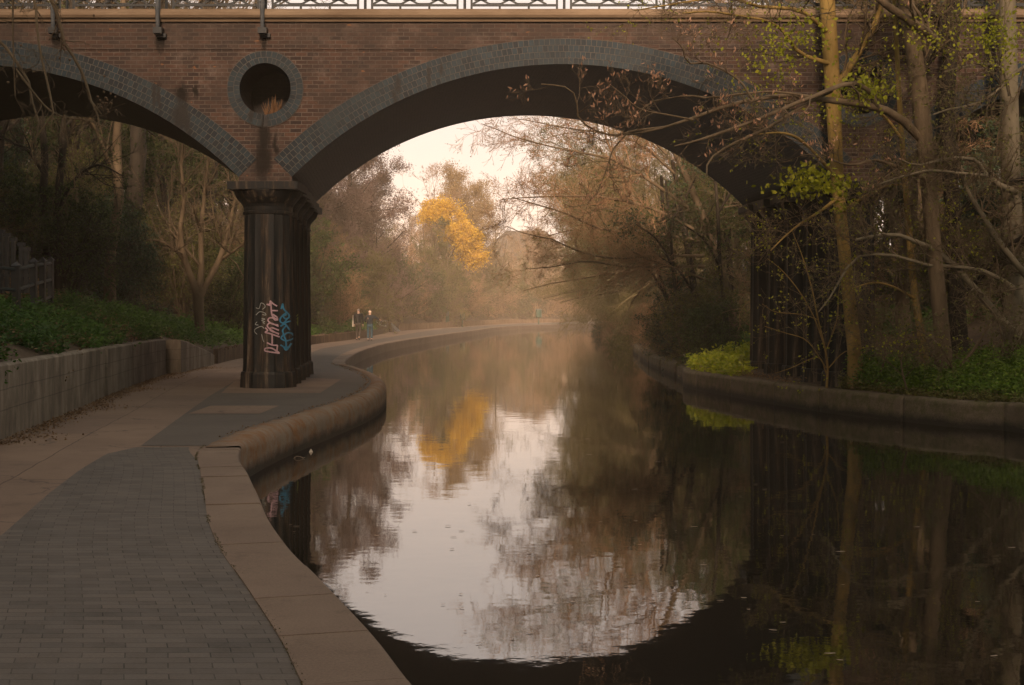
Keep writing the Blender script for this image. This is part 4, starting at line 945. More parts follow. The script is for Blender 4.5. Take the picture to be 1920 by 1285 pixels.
for i in range(52):
    Y = 41+i*3.4+rng0.uniform(-1, 1); k_ = rng0.choice(['shB', 'shB', 'shB', 'shO']) if i > 4 else ['shG', 'shO', 'shE', 'shO', 'shB'][i]
    plant(k_, float(xr(Y))+rng0.uniform(-0.3, 0.9), Y, rng0.uniform(0.6, 0.9)*(1+i*0.012), {'shB': 'brown bush dipping its twigs into the canal on the right', 'shO': 'olive bush at the right water edge beyond the bridge', 'shE': 'dark evergreen bush at the right water edge just beyond the bridge', 'shG': 'green leafy bush at the right water edge just beyond the bridge'}[k_], 'shrub', {'shB': 'brown bushes of the right water edge', 'shO': 'olive bushes of the right water edge', 'shE': 'evergreen bushes of the right water edge', 'shG': 'green bushes of the right water edge'}[k_], dz=-0.3)
plant('shE', at3(1112, 130)+0.6, 130, 0.62, 'single round dark green bush over the water at the far right bend', 'shrub', dz=0.9)
for i in range(26):
    Y = 60+i*4.2; plant('leanW', float(xr(Y))+1.6+(i % 3)*1.5, Y, 0.85+0.25*rng0.random()+(0.15 if Y > 100 else 0), 'brown twiggy tree leaning left over the canal from the right bank', 'tree', 'leaning twiggy trees of the right bank', rz=rng0.uniform(-0.35, 0.35))
# --- right wood seen through the right arch and behind the near trees
for i in range(70):
    Y = 39+rng0.random()**1.2*60; x = float(xr(Y))+rng0.uniform(3.5, 34); k_ = rng0.choice(['bareA', 'bareA', 'bareB', 'bareB', 'olive', 'ever'])
    if x/Y*F+CX < 1330: continue
    plant(k_, x, Y, rng0.uniform(0.8, 1.2), {'bareA': 'dark bare tree in the wood behind the right pier', 'bareB': 'thin olive budded tree in the wood behind the right pier', 'olive': 'olive leafing tree in the wood behind the right pier', 'ever': 'dark evergreen tree in the wood behind the right pier'}[k_], 'tree', {'bareA': 'dark bare trees of the right wood', 'bareB': 'olive budded trees of the right wood', 'olive': 'olive trees of the right wood', 'ever': 'evergreens of the right wood'}[k_])
for i in range(44):
    Y = 38+rng0.random()*34; x = float(xr(Y))+rng0.uniform(3.6, 18); k_ = rng0.choice(['shG', 'shE', 'shO', 'shB', 'shB'])
    plant(k_, x, Y, rng0.uniform(0.7, 1.3), {'shG': 'green leafy shrub under the trees of the right wood', 'shE': 'dark evergreen shrub under the trees of the right wood', 'shO': 'olive shrub under the trees of the right wood', 'shB': 'brown twiggy shrub under the trees of the right wood'}[k_], 'shrub', {'shG': 'green shrubs of the right wood', 'shE': 'evergreen shrubs of the right wood', 'shO': 'olive shrubs of the right wood', 'shB': 'brown shrubs of the right wood'}[k_])

for (x, y, s) in [(-21, 50, 1.65), (-17, 56, 1.6), (-13.5, 50, 1.5), (-14, 64, 1.75), (-24, 62, 1.8), (-28, 70, 1.9), (-18, 76, 1.8), (15, 46, 1.5), (20, 52, 1.6), (26, 60, 1.7), (19, 64, 1.7), (31, 68, 1.8)]:
    plant('bareA', x, y, s, 'very tall bare tree whose crown shows above the bridge railing', 'tree', 'tall bare trees rising behind the railing')
# --- unseen trees added behind and beside the camera to shade bridge and towpath
for (x, y, s, k_) in [(-9, -2, 1.1, 'ever'), (-9.5, -8, 1.2, 'ever'), (-10, 4, 1.1, 'green'), (-13, 9, 1.3, 'ever'), (-15, 15, 1.3, 'green'), (-17, 22, 1.3, 'ever'), (-15, 1, 1.4, 'ever'), (-20, 10, 1.4, 'green'), (-14, -8, 1.4, 'green'), (-6, -14, 1.2, 'ever'), (-12, -16, 1.4, 'ever'), (-1, -17, 1.2, 'green'), (4, -15, 1.0, 'ever'), (14, -3, 1.9, 'ever'), (10.5, -12, 1.9, 'ever'), (4, -17, 1.8, 'green'), (19, -6, 2.0, 'green'), (7.5, -8, 1.9, 'green'), (12.5, -7, 2.1, 'green'), (0.5, -19, 2.7, 'ever'), (8, -17, 2.8, 'ever'), (15, -12, 2.8, 'ever'), (10, -5, 2.3, 'ever'), (21, -9, 2.8, 'ever'), (-6, -19, 2.7, 'ever'), (-13, -19, 2.7, 'ever'), (-20, -17, 2.7, 'green'), (-3, -21, 2.8, 'ever'), (-21, 19, 1.3, 'ever'), (-24, 28, 1.3, 'green'), (-20, 30, 1.2, 'ever')]:
    plant(k_, x, y, s, 'unseen tree added beside and behind the viewpoint to keep sun off the near scene', 'tree', 'added shade trees behind the viewpoint')
# --- hand placed trees
def custom(name, label, trunks, limbs, lv, tm, cm, seed, leaf=None, k=(10, 6, 4, 3), cat='tree', minr=0.003, leafdirs=False, clusters=()):
    """trunks / limbs: lists of [(px,py,half_px)...], Y0, Y1"""
    rng = np.random.default_rng(seed); root = empty(name); A = Tree(); B = Tree(); C = Tree(); base = None
    def line(L, Y0, Y1, S, k_, into):
        Ys = np.linspace(Y0, Y1, len(L)); P = np.array([(*atY(p[0], p[1], y),) for p, y in zip(L, Ys)]); r = np.array([p[2]/F*y for p, y in zip(L, Ys)])
        Q = catmull(np.c_[P, r], 6); Q = resample(Q, S); return Q[None, :, :3], np.maximum(Q[None, :, 3], 0.004)
    res = []
    for (L, Y0, Y1) in trunks:
        P, R1 = line(L, Y0, Y1, 20, k[0], A)
        P[0, 0, 2] = min(P[0, 0, 2], H(P[0, 0, 0], P[0, 0, 1])-0.15); R1[0, 0] *= 1.15
        assert not (xl(P[0, 0, 1]) < P[0, 0, 0] < xr(P[0, 0, 1])+0.1), (name, P[0, 0])
        if base is None: base = P[0, 0].copy()
        A.put(P-base, R1, k[0]); 
    lp = []; lr_ = []
    for (L, Y0, Y1) in limbs:
        P, R1 = line(L, Y0, Y1, 14, k[1], B); B.put(P-base, R1, k[1]); lp.append(P); lr_.append(R1)
    P = np.concatenate(lp); Rr = np.concatenate(lr_)
    Tl = []
    for (m, absl, ang, wb, up, t0, S, rr) in lv:
        P, Rr = children_branches(rng, P, Rr, m, 1, ang, wb, up, t0, S, rr, absl=absl); Rr = np.maximum(Rr, minr); C.put(P-base, Rr, 4 if m < 8 else 3); Tl.append(P)
    root.location = base; tag(root, label, cat)
    if A.V: A.mesh('trunk', tm, root)
    B.mesh('branches', tm, root); C.mesh('twigs', cm, root)
    if leaf:
        n, size, lm, asp = leaf[:4]; jt = leaf[4] if len(leaf) > 4 else 0.0
        Pp = pts_on(rng, P, n, 0.5)-base
        d = None
        if leafdirs: d = np.tile([0, 0, 0.9], (n, 1))+rng.normal(size=(n, 3))*0.5
        leaves_mesh('foliage', Pp, size, rng, lm, root, asp=asp, dirs=d, jit=jt)
    for (px, py, rx, ry, Y, n, size, lm) in clusters:
        c = np.array([atY(px, py, Y)])-base; q = rng.normal(size=(n, 3))*np.array([rx/F*Y, 0.35, ry/F*Y])*0.5
        q[:, 2] = np.round(q[:, 2]*7)/7+rng.normal(size=n)*0.02-np.abs(q[:, 0])*0.12
        leaves_mesh('foliage', c+q, size, rng, lm, root, asp=0.7)
    return root
TW = [(15, 1.3, 0.8, 0.25, 0.05, 0.1, 5, 0.45), (7, 0.6, 0.8, 0.3, 0.05, 0.15, 4, 0.6), (4, 0.28, 0.7, 0.25, 0.08, 0.2, 3, 0.7)]
TWs = [(7, 0.9, 0.8, 0.25, 0.08, 0.1, 5, 0.5), (5, 0.42, 0.8, 0.3, 0.10, 0.15, 4, 0.6), (4, 0.2, 0.7, 0.25, 0.12, 0.2, 3, 0.7)]
custom('forked_tree', 'pale grey forked tree behind the left retaining wall seen through the left arch',
  [([(376,648,11),(374,610,9.5),(372,575,10),(371,552,11)], 47, 47)],
  [([(371,556,9),(358,520,7),(344,480,6),(338,430,5),(345,380,4),(340,300,3),(350,200,2)], 47, 46), ([(373,556,8),(378,500,6),(376,440,5),(382,380,4),(390,300,3),(400,200,2)], 47, 47.5), ([(374,556,9),(392,525,6),(414,480,6),(428,430,4.5),(440,380,3.5),(455,310,2.5),(470,230,2)], 47, 48), ([(360,520,4),(330,470,3),(290,450,2.5),(250,455,2),(215,470,1)], 47, 45), ([(410,490,4),(440,470,3),(480,440,2),(520,420,1)], 47.5, 46)],
  [(12, 2.4, 0.8, 0.2, 0.05, 0.15, 5, 0.5), (7, 1.1, 0.8, 0.25, 0, 0.1, 4, 0.6), (5, 0.5, 0.8, 0.25, 0, 0.1, 3, 0.7)], M['bark_brown'], M['bark_brown'], 21, leaf=(2500, 0.06, M['leaf_olive'], 0.6))
custom('dark_tree', 'very dark twin stemmed tree behind the iron fence on the left bank',
  [([(92,520,9),(84,450,8),(80,380,8),(84,300,7),(78,200,6),(84,60,5),(80,-60,4)], 40, 40), ([(104,520,10),(110,450,9),(108,380,8),(116,300,7),(122,200,6),(130,60,5),(140,-60,4)], 40, 40.4)],
  [([(108,400,4),(130,350,3.5),(160,320,3),(190,310,2),(230,330,1)], 40, 39), ([(84,330,4),(50,280,3),(10,260,2),(-30,200,1.5)], 40, 39), ([(120,240,4),(160,200,3),(210,170,2),(260,110,1.5)], 40.2, 41), ([(112,480,3),(140,478,2.5),(170,470,2),(200,480,1)], 40, 39)],
  [(10, 2.0, 0.8, 0.2, 0.03, 0.15, 5, 0.5), (6, 1.0, 0.8, 0.25, 0, 0.1, 4, 0.6), (5, 0.5, 0.8, 0.25, 0, 0.1, 3, 0.7)], M['bark_dark'], M['bark_dark'], 22, leaf=(3500, 0.07, M['leaf_green'], 0.6))
# plane tree off the left edge with twigs and seed balls hanging into the frame
pt = custom('plane_tree', 'plane tree branches with round seed balls hanging down at the top left corner',
  [([(-260,760,40),(-265,500,36),(-255,200,32),(-240,-100,28),(-230,-500,22)], 20.5, 20.5)],
  [([(-245,0,16),(-150,-160,12),(0,-140,9),(120,-60,6),(175,-20,4)], 20.5, 19.5), ([(-10,-130,8),(60,-60,5),(97,0,4),(112,45,3.5),(122,85,3),(140,110,3),(160,150,3),(168,185,2.5),(190,215,1.5)], 19.8, 19.2),
   ([(-245,100,14),(-180,0,9),(-80,20,6),(0,78,3),(40,130,3),(58,165,2.5),(62,200,2),(75,240,2),(66,268,1.5)], 20.5, 19.5), ([(-60,-120,6),(20,-80,4),(62,-10,3),(70,60,2.6),(78,110,2.4),(90,160,2.4),(100,212,2),(95,240,1)], 19.8, 18.8),
   ([(100,212,2),(85,235,2),(60,270,1.4),(62,300,1)], 18.8, 18.7), ([(30,130,2.2),(60,170,2),(90,205,2),(125,222,2),(160,225,1.5),(200,240,1)], 19.3, 19.0), ([(168,185,2),(178,205,2),(185,225,1.5),(182,240,1)], 19.2, 19.0), ([(120,215,2),(124,250,2),(130,285,1.5),(138,330,1.3),(140,360,0.9)], 19, 19), ([(24,0,2.2),(24,60,1.8),(26,120,1.4),(28,180,1)], 19.5, 19.3)],
  [(7, 0.55, 0.9, 0.35, -0.10, 0.25, 5, 0.4), (4, 0.25, 0.8, 0.35, -0.05, 0.15, 4, 0.6), (2, 0.12, 0.7, 0.3, 0, 0.2, 3, 0.7)], M['bark_brown'], M['bark_brown'], 23, minr=0.0022)
sb = None; sr = random.Random(4)
M['seed'] = noisy('seed_ball', (0.06,0.035,0.022), (0.12,0.075,0.045), 20, bump=0.8)
for j in range(26):
    px, py = (sr.gauss(197, 12), sr.gauss(190, 9)) if j < 14 else (sr.uniform(5, 215), sr.uniform(20, 235)); p = Vector(atY(px, py, 19.1))-pt.location
    if sb is None:
        bm = bmesh.new(); bmesh.ops.create_icosphere(bm, subdivisions=2, radius=0.017)
        me = bpy.data.meshes.new('seed_ball'); bm.to_mesh(me); bm.free(); me.materials.append(M['seed']); sb = bpy.data.objects.new('seed_ball', me); o = sb
    else: o = sb.copy()
    COL.objects.link(o); o.parent = pt; o.location = p
custom('yellow_tree', 'bright yellow flowering tree glowing above the far bend of the path',
  [([(846,612,3),(842,560,2.6),(838,500,2.4),(834,450,2),(828,410,1.4)], 150, 150)],
  [([(834,450,1.6),(818,420,1.3),(812,400,1)], 150, 150), ([(836,460,1.6),(848,430,1.3),(846,405,1),(838,390,.8)], 150, 150), ([(838,490,1.6),(858,455,1.3),(872,435,1)], 150, 150), ([(838,500,1.6),(868,480,1.2),(888,462,1)], 150, 150), ([(838,515,1.6),(870,498,1.2),(896,478,1)], 150, 150), ([(828,420,1),(818,395,.8)], 150, 151), ([(850,470,1),(862,440,.8)], 150, 148), ([(860,470,1),(880,450,.8)], 150, 152)],
  [(12, 2.0, 1.0, 0.2, 0.08, 0.35, 4, 0.5), (7, 1.0, 0.9, 0.25, 0.05, 0.2, 3, 0.6)], M['bark_brown'], M['bark_brown'], 24, leaf=(26000, 0.19, M['leaf_yellow'], 0.6, 0.2), minr=0.01)
plant('shO', at3(831, 147), 147, 2.2, 'large olive green bush under the bright yellow tree', 'shrub')
plant('olive', at3(812, 147)-0.3, 147, 0.86, 'tan olive tree standing just left of the bright yellow tree', 'tree')
plant('gold', at3(838, 160)-1.2, 160, 0.80, 'soft tan round tree directly behind the bright yellow tree', 'tree')
# near trees on the right bank
custom('ochre_tree', 'ochre brown tree trunk standing left in front of the right pier with spring green sprays',
  [([(1608,705,17),(1603,660,14),(1596,600,13),(1588,520,12),(1580,440,12),(1572,360,12),(1567,280,13),(1562,180,15),(1556,80,15),(1548,-60,14),(1540,-260,10)], 28.7, 28.8)],
  [([(1562,175,8),(1590,130,7),(1625,75,6),(1650,20,5),(1660,-40,4)], 28.7, 28.7), ([(1566,330,5),(1530,290,3),(1500,262,3),(1470,250,2.5),(1440,250,1.5),(1400,255,1)], 28.7, 26.5), ([(1558,120,5),(1500,100,4),(1470,60,3),(1440,40,2.5),(1400,32,2),(1330,22,2),(1280,25,1.2)], 28.7, 26.4), ([(1552,60,5),(1500,20,4),(1420,12,3),(1360,-5,2.4),(1250,10,1.6),(1190,20,1)], 28.7, 26.2), ([(1572,370,4),(1540,395,3),(1500,420,2),(1470,445,1.5),(1445,470,1)], 28.7, 26.6), ([(1575,400,4),(1620,370,3),(1660,350,2),(1700,345,1)], 28.7, 27)],
  TW, M['bark_ochre'], M['bark_brown'], 31, leaf=(1800, 0.05, M['leaf_spring'], 0.6), clusters=[(1520,338,75,26,26.8,420,0.10,M['leaf_spring']), (1560,345,60,20,27.2,200,0.09,M['leaf_spring']), (1500,60,90,50,27,260,0.08,M['leaf_spring']), (1450,90,70,60,27,160,0.08,M['leaf_spring']), (1590,390,40,16,27,60,0.09,M['leaf_spring'])])
custom('riverside_tree', 'large brown tree sending a long curving limb with pink buds left across the arch',
  [([(1772,700,19),(1768,650,16),(1762,580,15),(1752,480,15),(1744,380,15),(1736,290,16),(1727,200,17),(1716,110,16),(1702,20,15),(1690,-120,12),(1680,-300,9)], 27.2, 27.4)],
  [([(1726,262,8),(1700,232,9),(1672,212,8.5),(1640,200,7.5),(1595,192,6.5),(1540,188,6),(1500,178,5),(1460,181,4.5),(1410,187,4),(1350,203,3.5),(1290,225,3),(1240,240,2.6),(1180,246,2.2),(1150,255,1.6)], 27.3, 24.2),
   ([(1645,202,6),(1630,170,5),(1603,156,5),(1570,162,4.5),(1530,180,4),(1490,195,4),(1450,213,3.5),(1400,232,3.3),(1350,250,3),(1300,266,2.4),(1265,274,1.6)], 26.6, 24.4),
   ([(1560,170,4),(1510,196,3.5),(1460,228,3.2),(1420,250,3),(1370,272,2.6),(1330,300,2),(1325,330,1.4)], 26, 24.4),
   ([(1760,80,8),(1730,55,8),(1700,35,8),(1665,12,7),(1630,-15,6),(1560,-60,5)], 27.4, 26.5),
   ([(1245,240,2.2),(1180,252,2),(1130,250,1.8),(1087,225,1.8),(1082,195,1.6),(1074,172,1.5),(1055,162,1.3),(1015,158,1)], 24.6, 24.0),
   ([(1500,178,2.6),(1440,172,2.2),(1330,183,2),(1290,180,1.8),(1220,192,1.6),(1190,225,1.2)], 25.6, 24.4),
   ([(1410,187,2.6),(1385,150,2),(1330,120,2),(1290,118,1.6),(1280,90,1.2),(1260,70,1)], 25.2, 24.6),
   ([(1180,246,1.8),(1150,280,1.6),(1140,310,1.4),(1120,360,1.1),(1103,378,0.9)], 24.2, 24.0),
   ([(1300,225,2),(1250,215,1.6),(1200,205,1.4),(1170,180,1.2),(1145,160,1)], 24.6, 24.2),
   ([(1745,340,5),(1700,320,4),(1640,300,3),(1600,310,2.5),(1560,300,2),(1530,280,1.2)], 27.2, 26.2)],
  TWs, M['bark_brown'], M['bark_brown'], 32, leaf=(1300, 0.085, M['leaf_bud'], 0.32), leafdirs=True, clusters=[(1620,165,60,30,26.4,260,0.09,M['leaf_spring']), (1880,80,90,80,26.6,420,0.075,M['leaf_spring']), (1740,60,90,60,26.8,220,0.07,M['leaf_spring']), (1800,190,110,50,26.8,200,0.06,M['leaf_olive']), (1450,130,90,60,26.2,180,0.06,M['leaf_spring']), (1520,215,80,30,26.2,140,0.06,M['leaf_spring']), (1700,640,110,30,26.4,200,0.055,M['leaf_spring'])])
custom('thin_tree', 'thin lichened tree with small yellow leaves between the two larger trunks on the right bank',
  [([(1738,690,9),(1730,640,8),(1716,560,7),(1708,480,6.5),(1702,400,6),(1694,300,5.5),(1686,180,5),(1680,60,4),(1672,-80,3)], 28.0, 28.2)],
  [([(1715,560,3),(1680,540,2.2),(1640,530,2),(1600,540,1.2)], 28, 27), ([(1705,470,3),(1740,440,2.4),(1780,430,1.5)], 28, 27.6), ([(1690,260,3),(1660,220,2.5),(1630,200,1.5)], 28, 27.6)],
  TW, M['bark_ochre'], M['bark_brown'], 33, leaf=(1500, 0.055, M['leaf_spring'], 0.6))
custom('dark_trunk_tree', 'dark tree whose forked limb rises behind the large brown tree on the right bank',
  [([(1800,690,20),(1796,600,17),(1790,500,15),(1786,400,15),(1780,300,15),(1776,200,15),(1782,100,14),(1790,0,13),(1800,-200,9)], 29.0, 29.0)],
  [([(1740,130,7),(1722,134,6),(1750,105,6),(1764,60,6),(1762,32,5),(1745,10,4),(1720,-10,3)], 28.6, 28.4), ([(1722,140,6),(1735,112,6),(1757,78,6),(1765,35,6),(1742,20,4),(1750,-30,3)], 28.4, 28), ([(1780,420,6),(1820,380,5),(1860,350,4),(1920,335,4),(1980,320,3)], 28.8, 27.8), ([(1790,560,6),(1840,520,5),(1880,470,4.5),(1925,440,4)], 28.8, 28)],
  TW, M['bark_dark'], M['bark_brown'], 34, leaf=(2200, 0.06, M['leaf_olive'], 0.6))
custom('edge_tree', 'dark trunk at the right edge of the picture with pale low branches reaching left',
  [([(1905,690,26),(1902,600,22),(1900,480,20),(1896,360,19),(1893,240,18),(1890,100,17),(1888,-100,14)], 28.4, 28.4)],
  [([(1903,625,7),(1870,590,7),(1835,550,6.5),(1790,500,6),(1750,468,5),(1715,452,4.5),(1680,440,4),(1640,443,3.2),(1605,450,2.6)], 28, 26.4), ([(1960,560,7),(1910,500,6),(1870,450,6),(1840,400,5),(1815,360,4),(1800,310,3)], 27.6, 27),
   ([(1900,540,5),(1850,510,4),(1790,500,3.6),(1740,498,3.2),(1680,480,3),(1620,478,2.6),(1590,500,2.4),(1572,530,2.2),(1555,560,1.8),(1535,585,1.4)], 27.6, 26.2), ([(1905,360,7),(1870,345,6),(1840,318,4.5),(1830,300,3.5),(1780,297,3),(1720,310,2.4),(1690,300,1.6)], 28, 26.4),
   ([(1850,330,4),(1800,325,3),(1740,320,2.6),(1690,332,2.2),(1650,345,1.6)], 27.2, 26.2), ([(1945,110,4),(1900,140,3.4),(1870,170,3),(1830,195,2.6),(1780,205,2),(1750,215,1.4)], 27, 26.2), ([(1893,180,3),(1880,130,3),(1840,120,2.6),(1790,130,2),(1770,135,1.2)], 28, 27.2)],
  TW, M['bark_grey'], M['bark_brown'], 35, leaf=(2600, 0.055, M['leaf_olive'], 0.6), clusters=[(1850,60,80,50,27,240,0.08,M['leaf_spring'])])
custom('budding_shrub', 'sparse yellow leaved shrub growing in front of the right pier at the bank edge',
  [([(1549,722,2.4),(1552,690,2.2),(1546,650,1.8),(1534,600,1.6),(1522,540,1.3),(1504,480,1.0),(1484,430,0.6)], 29.2, 28.7)],
  [([(1546,650,1.2),(1524,590,1.1),(1494,540,1.0),(1464,505,0.8),(1439,485,0.6)], 29.0, 28.3), ([(1548,660,1.2),(1569,600,1.1),(1574,540,0.9),(1594,500,0.6)], 29.1, 28.6), ([(1549,690,1.2),(1514,640,1.0),(1474,625,0.8),(1434,612,0.6)], 29.0, 28.3), ([(1549,700,1.2),(1534,670,1.0),(1484,690,0.7),(1454,700,0.6)], 29.1, 28.6), ([(1534,600,1.0),(1504,590,0.8),(1454,585,0.7),(1429,570,0.5)], 28.9, 28.4), ([(1554,690,1.2),(1584,660,1.0),(1634,650,0.7),(1684,640,0.6)], 29.1, 28.6)],
  TWs[:2], M['bark_ochre'], M['bark_brown'], 37, leaf=(380, 0.055, M['leaf_spring'], 0.6), cat='shrub')
custom('bramble_shrub', 'tangled dark twiggy thicket at the foot of the right bank trees',
  [([(1790,720,4),(1800,690,3.4),(1830,650,3),(1860,600,2)], 26.8, 26.6)],
  [([(1795,712,2.4),(1770,660,2),(1740,630,1.6),(1700,610,1)], 26.8, 26.4), ([(1800,700,2.4),(1840,680,2),(1880,690,1.6),(1920,720,1.2)], 26.6, 26.2), ([(1860,730,2.4),(1880,660,2),(1870,600,1.6),(1840,560,1)], 26.6, 26.4), ([(1700,730,2),(1690,680,1.6),(1700,620,1.2)], 26.6, 26.4), ([(1640,720,2),(1660,670,1.6),(1650,620,1.2)], 27.9, 27.9), ([(1900,720,2),(1905,660,1.6),(1930,600,1.2)], 26.2, 26.2)],
  [(9, 1.2, 0.8, 0.25, 0.03, 0.1, 5, 0.6), (7, 0.6, 0.8, 0.3, 0.02, 0.15, 4, 0.6), (5, 0.3, 0.7, 0.25, 0.02, 0.2, 3, 0.7)], M['bark_brown'], M['bark_brown'], 38, leaf=(1600, 0.06, M['leaf_olive'], 0.6), cat='shrub')
# bare branches against the sky, from a tree on the right bank beyond the bridge
custom('overhanging_tree', 'bare tree beyond the bridge reaching fine orange lit branches left across the sky',
  [([(1395,700,9),(1365,560,8),(1335,450,7),(1290,340,6),(1250,250,5),(1215,150,3)], 46, 46)],
  [([(1290,390,3.6),(1220,340,3.0),(1150,300,2.4),(1080,285,1.8),(1020,272,1.4),(960,255,1.2),(925,240,0.9),(902,232,0.6)], 46, 44), ([(1300,430,3.6),(1220,390,3.0),(1130,370,2.4),(1060,368,1.8),(1000,370,1.3),(965,372,1.0),(938,375,0.6)], 46, 44), ([(1310,450,3.6),(1220,440,3.0),(1130,430,2.4),(1060,400,1.8),(1010,385,1.4),(960,370,0.8)], 46, 44), ([(1320,480,3.6),(1230,480,2.4),(1150,485,1.8),(1080,470,1.8),(1040,450,1.3),(990,440,1.0),(950,425,0.6)], 46, 44), ([(1270,330,3.0),(1200,270,2.4),(1130,250,1.8),(1060,240,1.2),(1000,228,0.8),(960,222,0.6)], 46, 45), ([(1320,500,3.6),(1240,500,2.4),(1170,500,2.0),(1100,490,1.6),(1040,500,1.2),(985,505,0.6)], 46, 44), ([(1250,290,3.0),(1190,230,2.4),(1120,200,1.8),(1060,180,1.2)], 46, 47), ([(1335,530,3.0),(1260,500,2.4),(1200,480,1.8),(1150,440,1.2),(1120,400,0.8)], 46, 45)],
  [(20, 1.6, 0.8, 0.22, 0.05, 0.1, 5, 0.45), (8, 0.8, 0.8, 0.28, 0.03, 0.1, 4, 0.6), (6, 0.38, 0.7, 0.25, 0.0, 0.15, 3, 0.7)], M['bark_brown'], M['twig_warm'], 39, leaf=(4200, 0.05, M['leaf_olive'], 0.5), minr=0.004)
for i, (L, c_) in enumerate([([(1372,700,5),(1362,600,4.5),(1350,500,4),(1346,400,3.5),(1338,300,3)], 'straight thin grey trunk right beside the left edge of the right pier'), ([(1285,705,3.5),(1272,600,3),(1262,500,3),(1256,420,2.5),(1248,340,2)], 'thin upright stem furthest left at the water edge beyond the bridge'), ([(1345,700,9),(1325,640,8),(1305,560,7),(1290,470,6),(1275,380,5),(1260,300,3)], 'dark leaning slender trunk left of the right pier, nearest to it'), ([(1290,690,6),(1280,600,5),(1262,500,4.5),(1245,420,4),(1240,330,3)], 'thin dark stem rising from the laurel left of the right pier'), ([(1310,700,5),(1275,640,4.5),(1250,560,4),(1225,480,3)], 'thin olive stem leaning left over the water beyond the bridge')]):
    custom('slender_tree', c_, [(L, 44+i, 44+i)], [([(L[2][0],L[2][1],3),(L[2][0]-30,L[2][1]-50,2),(L[2][0]-70,L[2][1]-80,1)], 44+i, 43+i), ([(L[3][0],L[3][1],3),(L[3][0]+30,L[3][1]-50,2),(L[3][0]+50,L[3][1]-90,1)], 44+i, 44+i)],
      [(10, 1.5, 0.8, 0.22, 0.05, 0.1, 5, 0.5), (6, 0.7, 0.8, 0.28, 0.03, 0.1, 4, 0.6), (5, 0.35, 0.7, 0.25, 0, 0.1, 3, 0.6)], M['bark_dark'], M['bark_brown'], 50+i, leaf=(1800, 0.07, [M['leaf_green'], M['leaf_dark'], M['leaf_olive']][i % 3], 0.6))

# --- ground cover (stuff)
def cover(name, label, n, fx_, mat, h, size, seed, per=13, z0=0.0):
    rng = np.random.default_rng(seed); P = []; D = []
    c = 0
    while c < n:
        x, y = fx_(rng)
        if x is None: continue
        c += 1; z = H(x, y); hh = h*(0.5+0.8*rng.random())*(0.55+0.6*abs(math.sin(x*1.3+2*math.sin(y*0.7))+0.5*math.sin(y*1.9))); lean = rng.normal(size=2)*0.12
        for q in range(per):
            t = (0.15+0.85*q/per); a = rng.random()*6.28
            P.append((x+lean[0]*t+rng.normal()*0.05, y+lean[1]*t+rng.normal()*0.05, z+hh*t)); D.append((math.cos(a), math.sin(a), 0.45-0.3*t))
    o = leaves_mesh(name, np.array(P), size, rng, mat, asp=0.42, dirs=np.array(D)); return tag(o, label, 'plants', kind='stuff')
def left_zone(a, b, o0, o1):
    def f(r):
        y = a+(b-a)*r.random(); o = o0+(o1-o0)*r.random(); x = float(xw(y))-o
        if abs(math.sin(y*0.9+o*0.7)+0.5*math.sin(y*2.3)+0.4*math.sin(o*3.1+y)) < 0.45: return None, None
        return x, y
    return f
cover('bank_plants', 'bright green nettles and leafy weeds on the bank above the left concrete wall', 6500, left_zone(13, 31.5, 0.18, 3.2), M['herb'], 0.34, 0.08, 61)
cover('bank_plants', 'dead brown stems and litter mixed into the weeds above the left concrete wall', 2600, left_zone(13, 42, 0.15, 5.0), M['leaf_brown'], 0.26, 0.07, 71)
cover('bank_plants', 'grassy green mound above the far end of the left concrete wall', 3200, left_zone(33.5, 42.5, 0.2, 2.6), M['herb'], 0.42, 0.08, 62)
cover('bank_plants', 'brown dry undergrowth higher on the left bank below the fence', 2400, left_zone(14, 34, 2.6, 7.5), M['leaf_brown'], 0.5, 0.12, 63)
cover('bank_plants', 'low green weeds along the timber edging of the left bank', 1500, left_zone(44, 100, 0.2, 3.0), M['herb'], 0.4, 0.14, 64)
def right_zone(a, b, o0, o1, g=0.0):
    def f(r):
        y = a+(b-a)*r.random(); o = o0+(o1-o0)*r.random()**1.2; x = float(xr(y))+o
        for X0 in (7.2,):
            if abs(x-(X0+SK*(y-D1))) < 0.9 and 29 < y < 38: return None, None
        if abs(math.sin(x*1.7+y*0.6)) < g: return None, None
        return x, y
    return f
cover('bank_plants', 'lush green nettles and cow parsley covering the right bank below the trees', 9500, right_zone(21, 29.6, 0.62, 6.5, 0.08), M['herb_light'], 0.40, 0.075, 65)
cover('bank_plants', 'yellow green weeds at the water edge corner left of the right pier', 700, right_zone(34.5, 41, 0.15, 2.2), M['herb_yellow'], 0.34, 0.13, 66)
cover('bank_plants', 'olive weeds spilling over the right bank edge in front of the pier', 1500, right_zone(21.0, 29.4, 0.12, 1.0, 0.35), M['leaf_olive'], 0.26, 0.07, 67)
cover('bank_plants', 'fallen brown leaves and dead stems scattered among the plants of the right bank', 1800, right_zone(21.0, 40, 0.1, 5.5, 0.3), M['leaf_brown'], 0.22, 0.06, 72)
cover('bank_plants', 'sparse green weeds under the trees behind the right pier', 2600, right_zone(38, 62, 2.0, 16, 0.2), M['herb'], 0.4, 0.15, 68)
cover('bank_plants', 'tall fresh green cow parsley at the foot of the ochre trunk on the right bank', 4200, right_zone(23.5, 29.3, 0.62, 2.8, 0.0), M['herb_light'], 0.50, 0.075, 69)
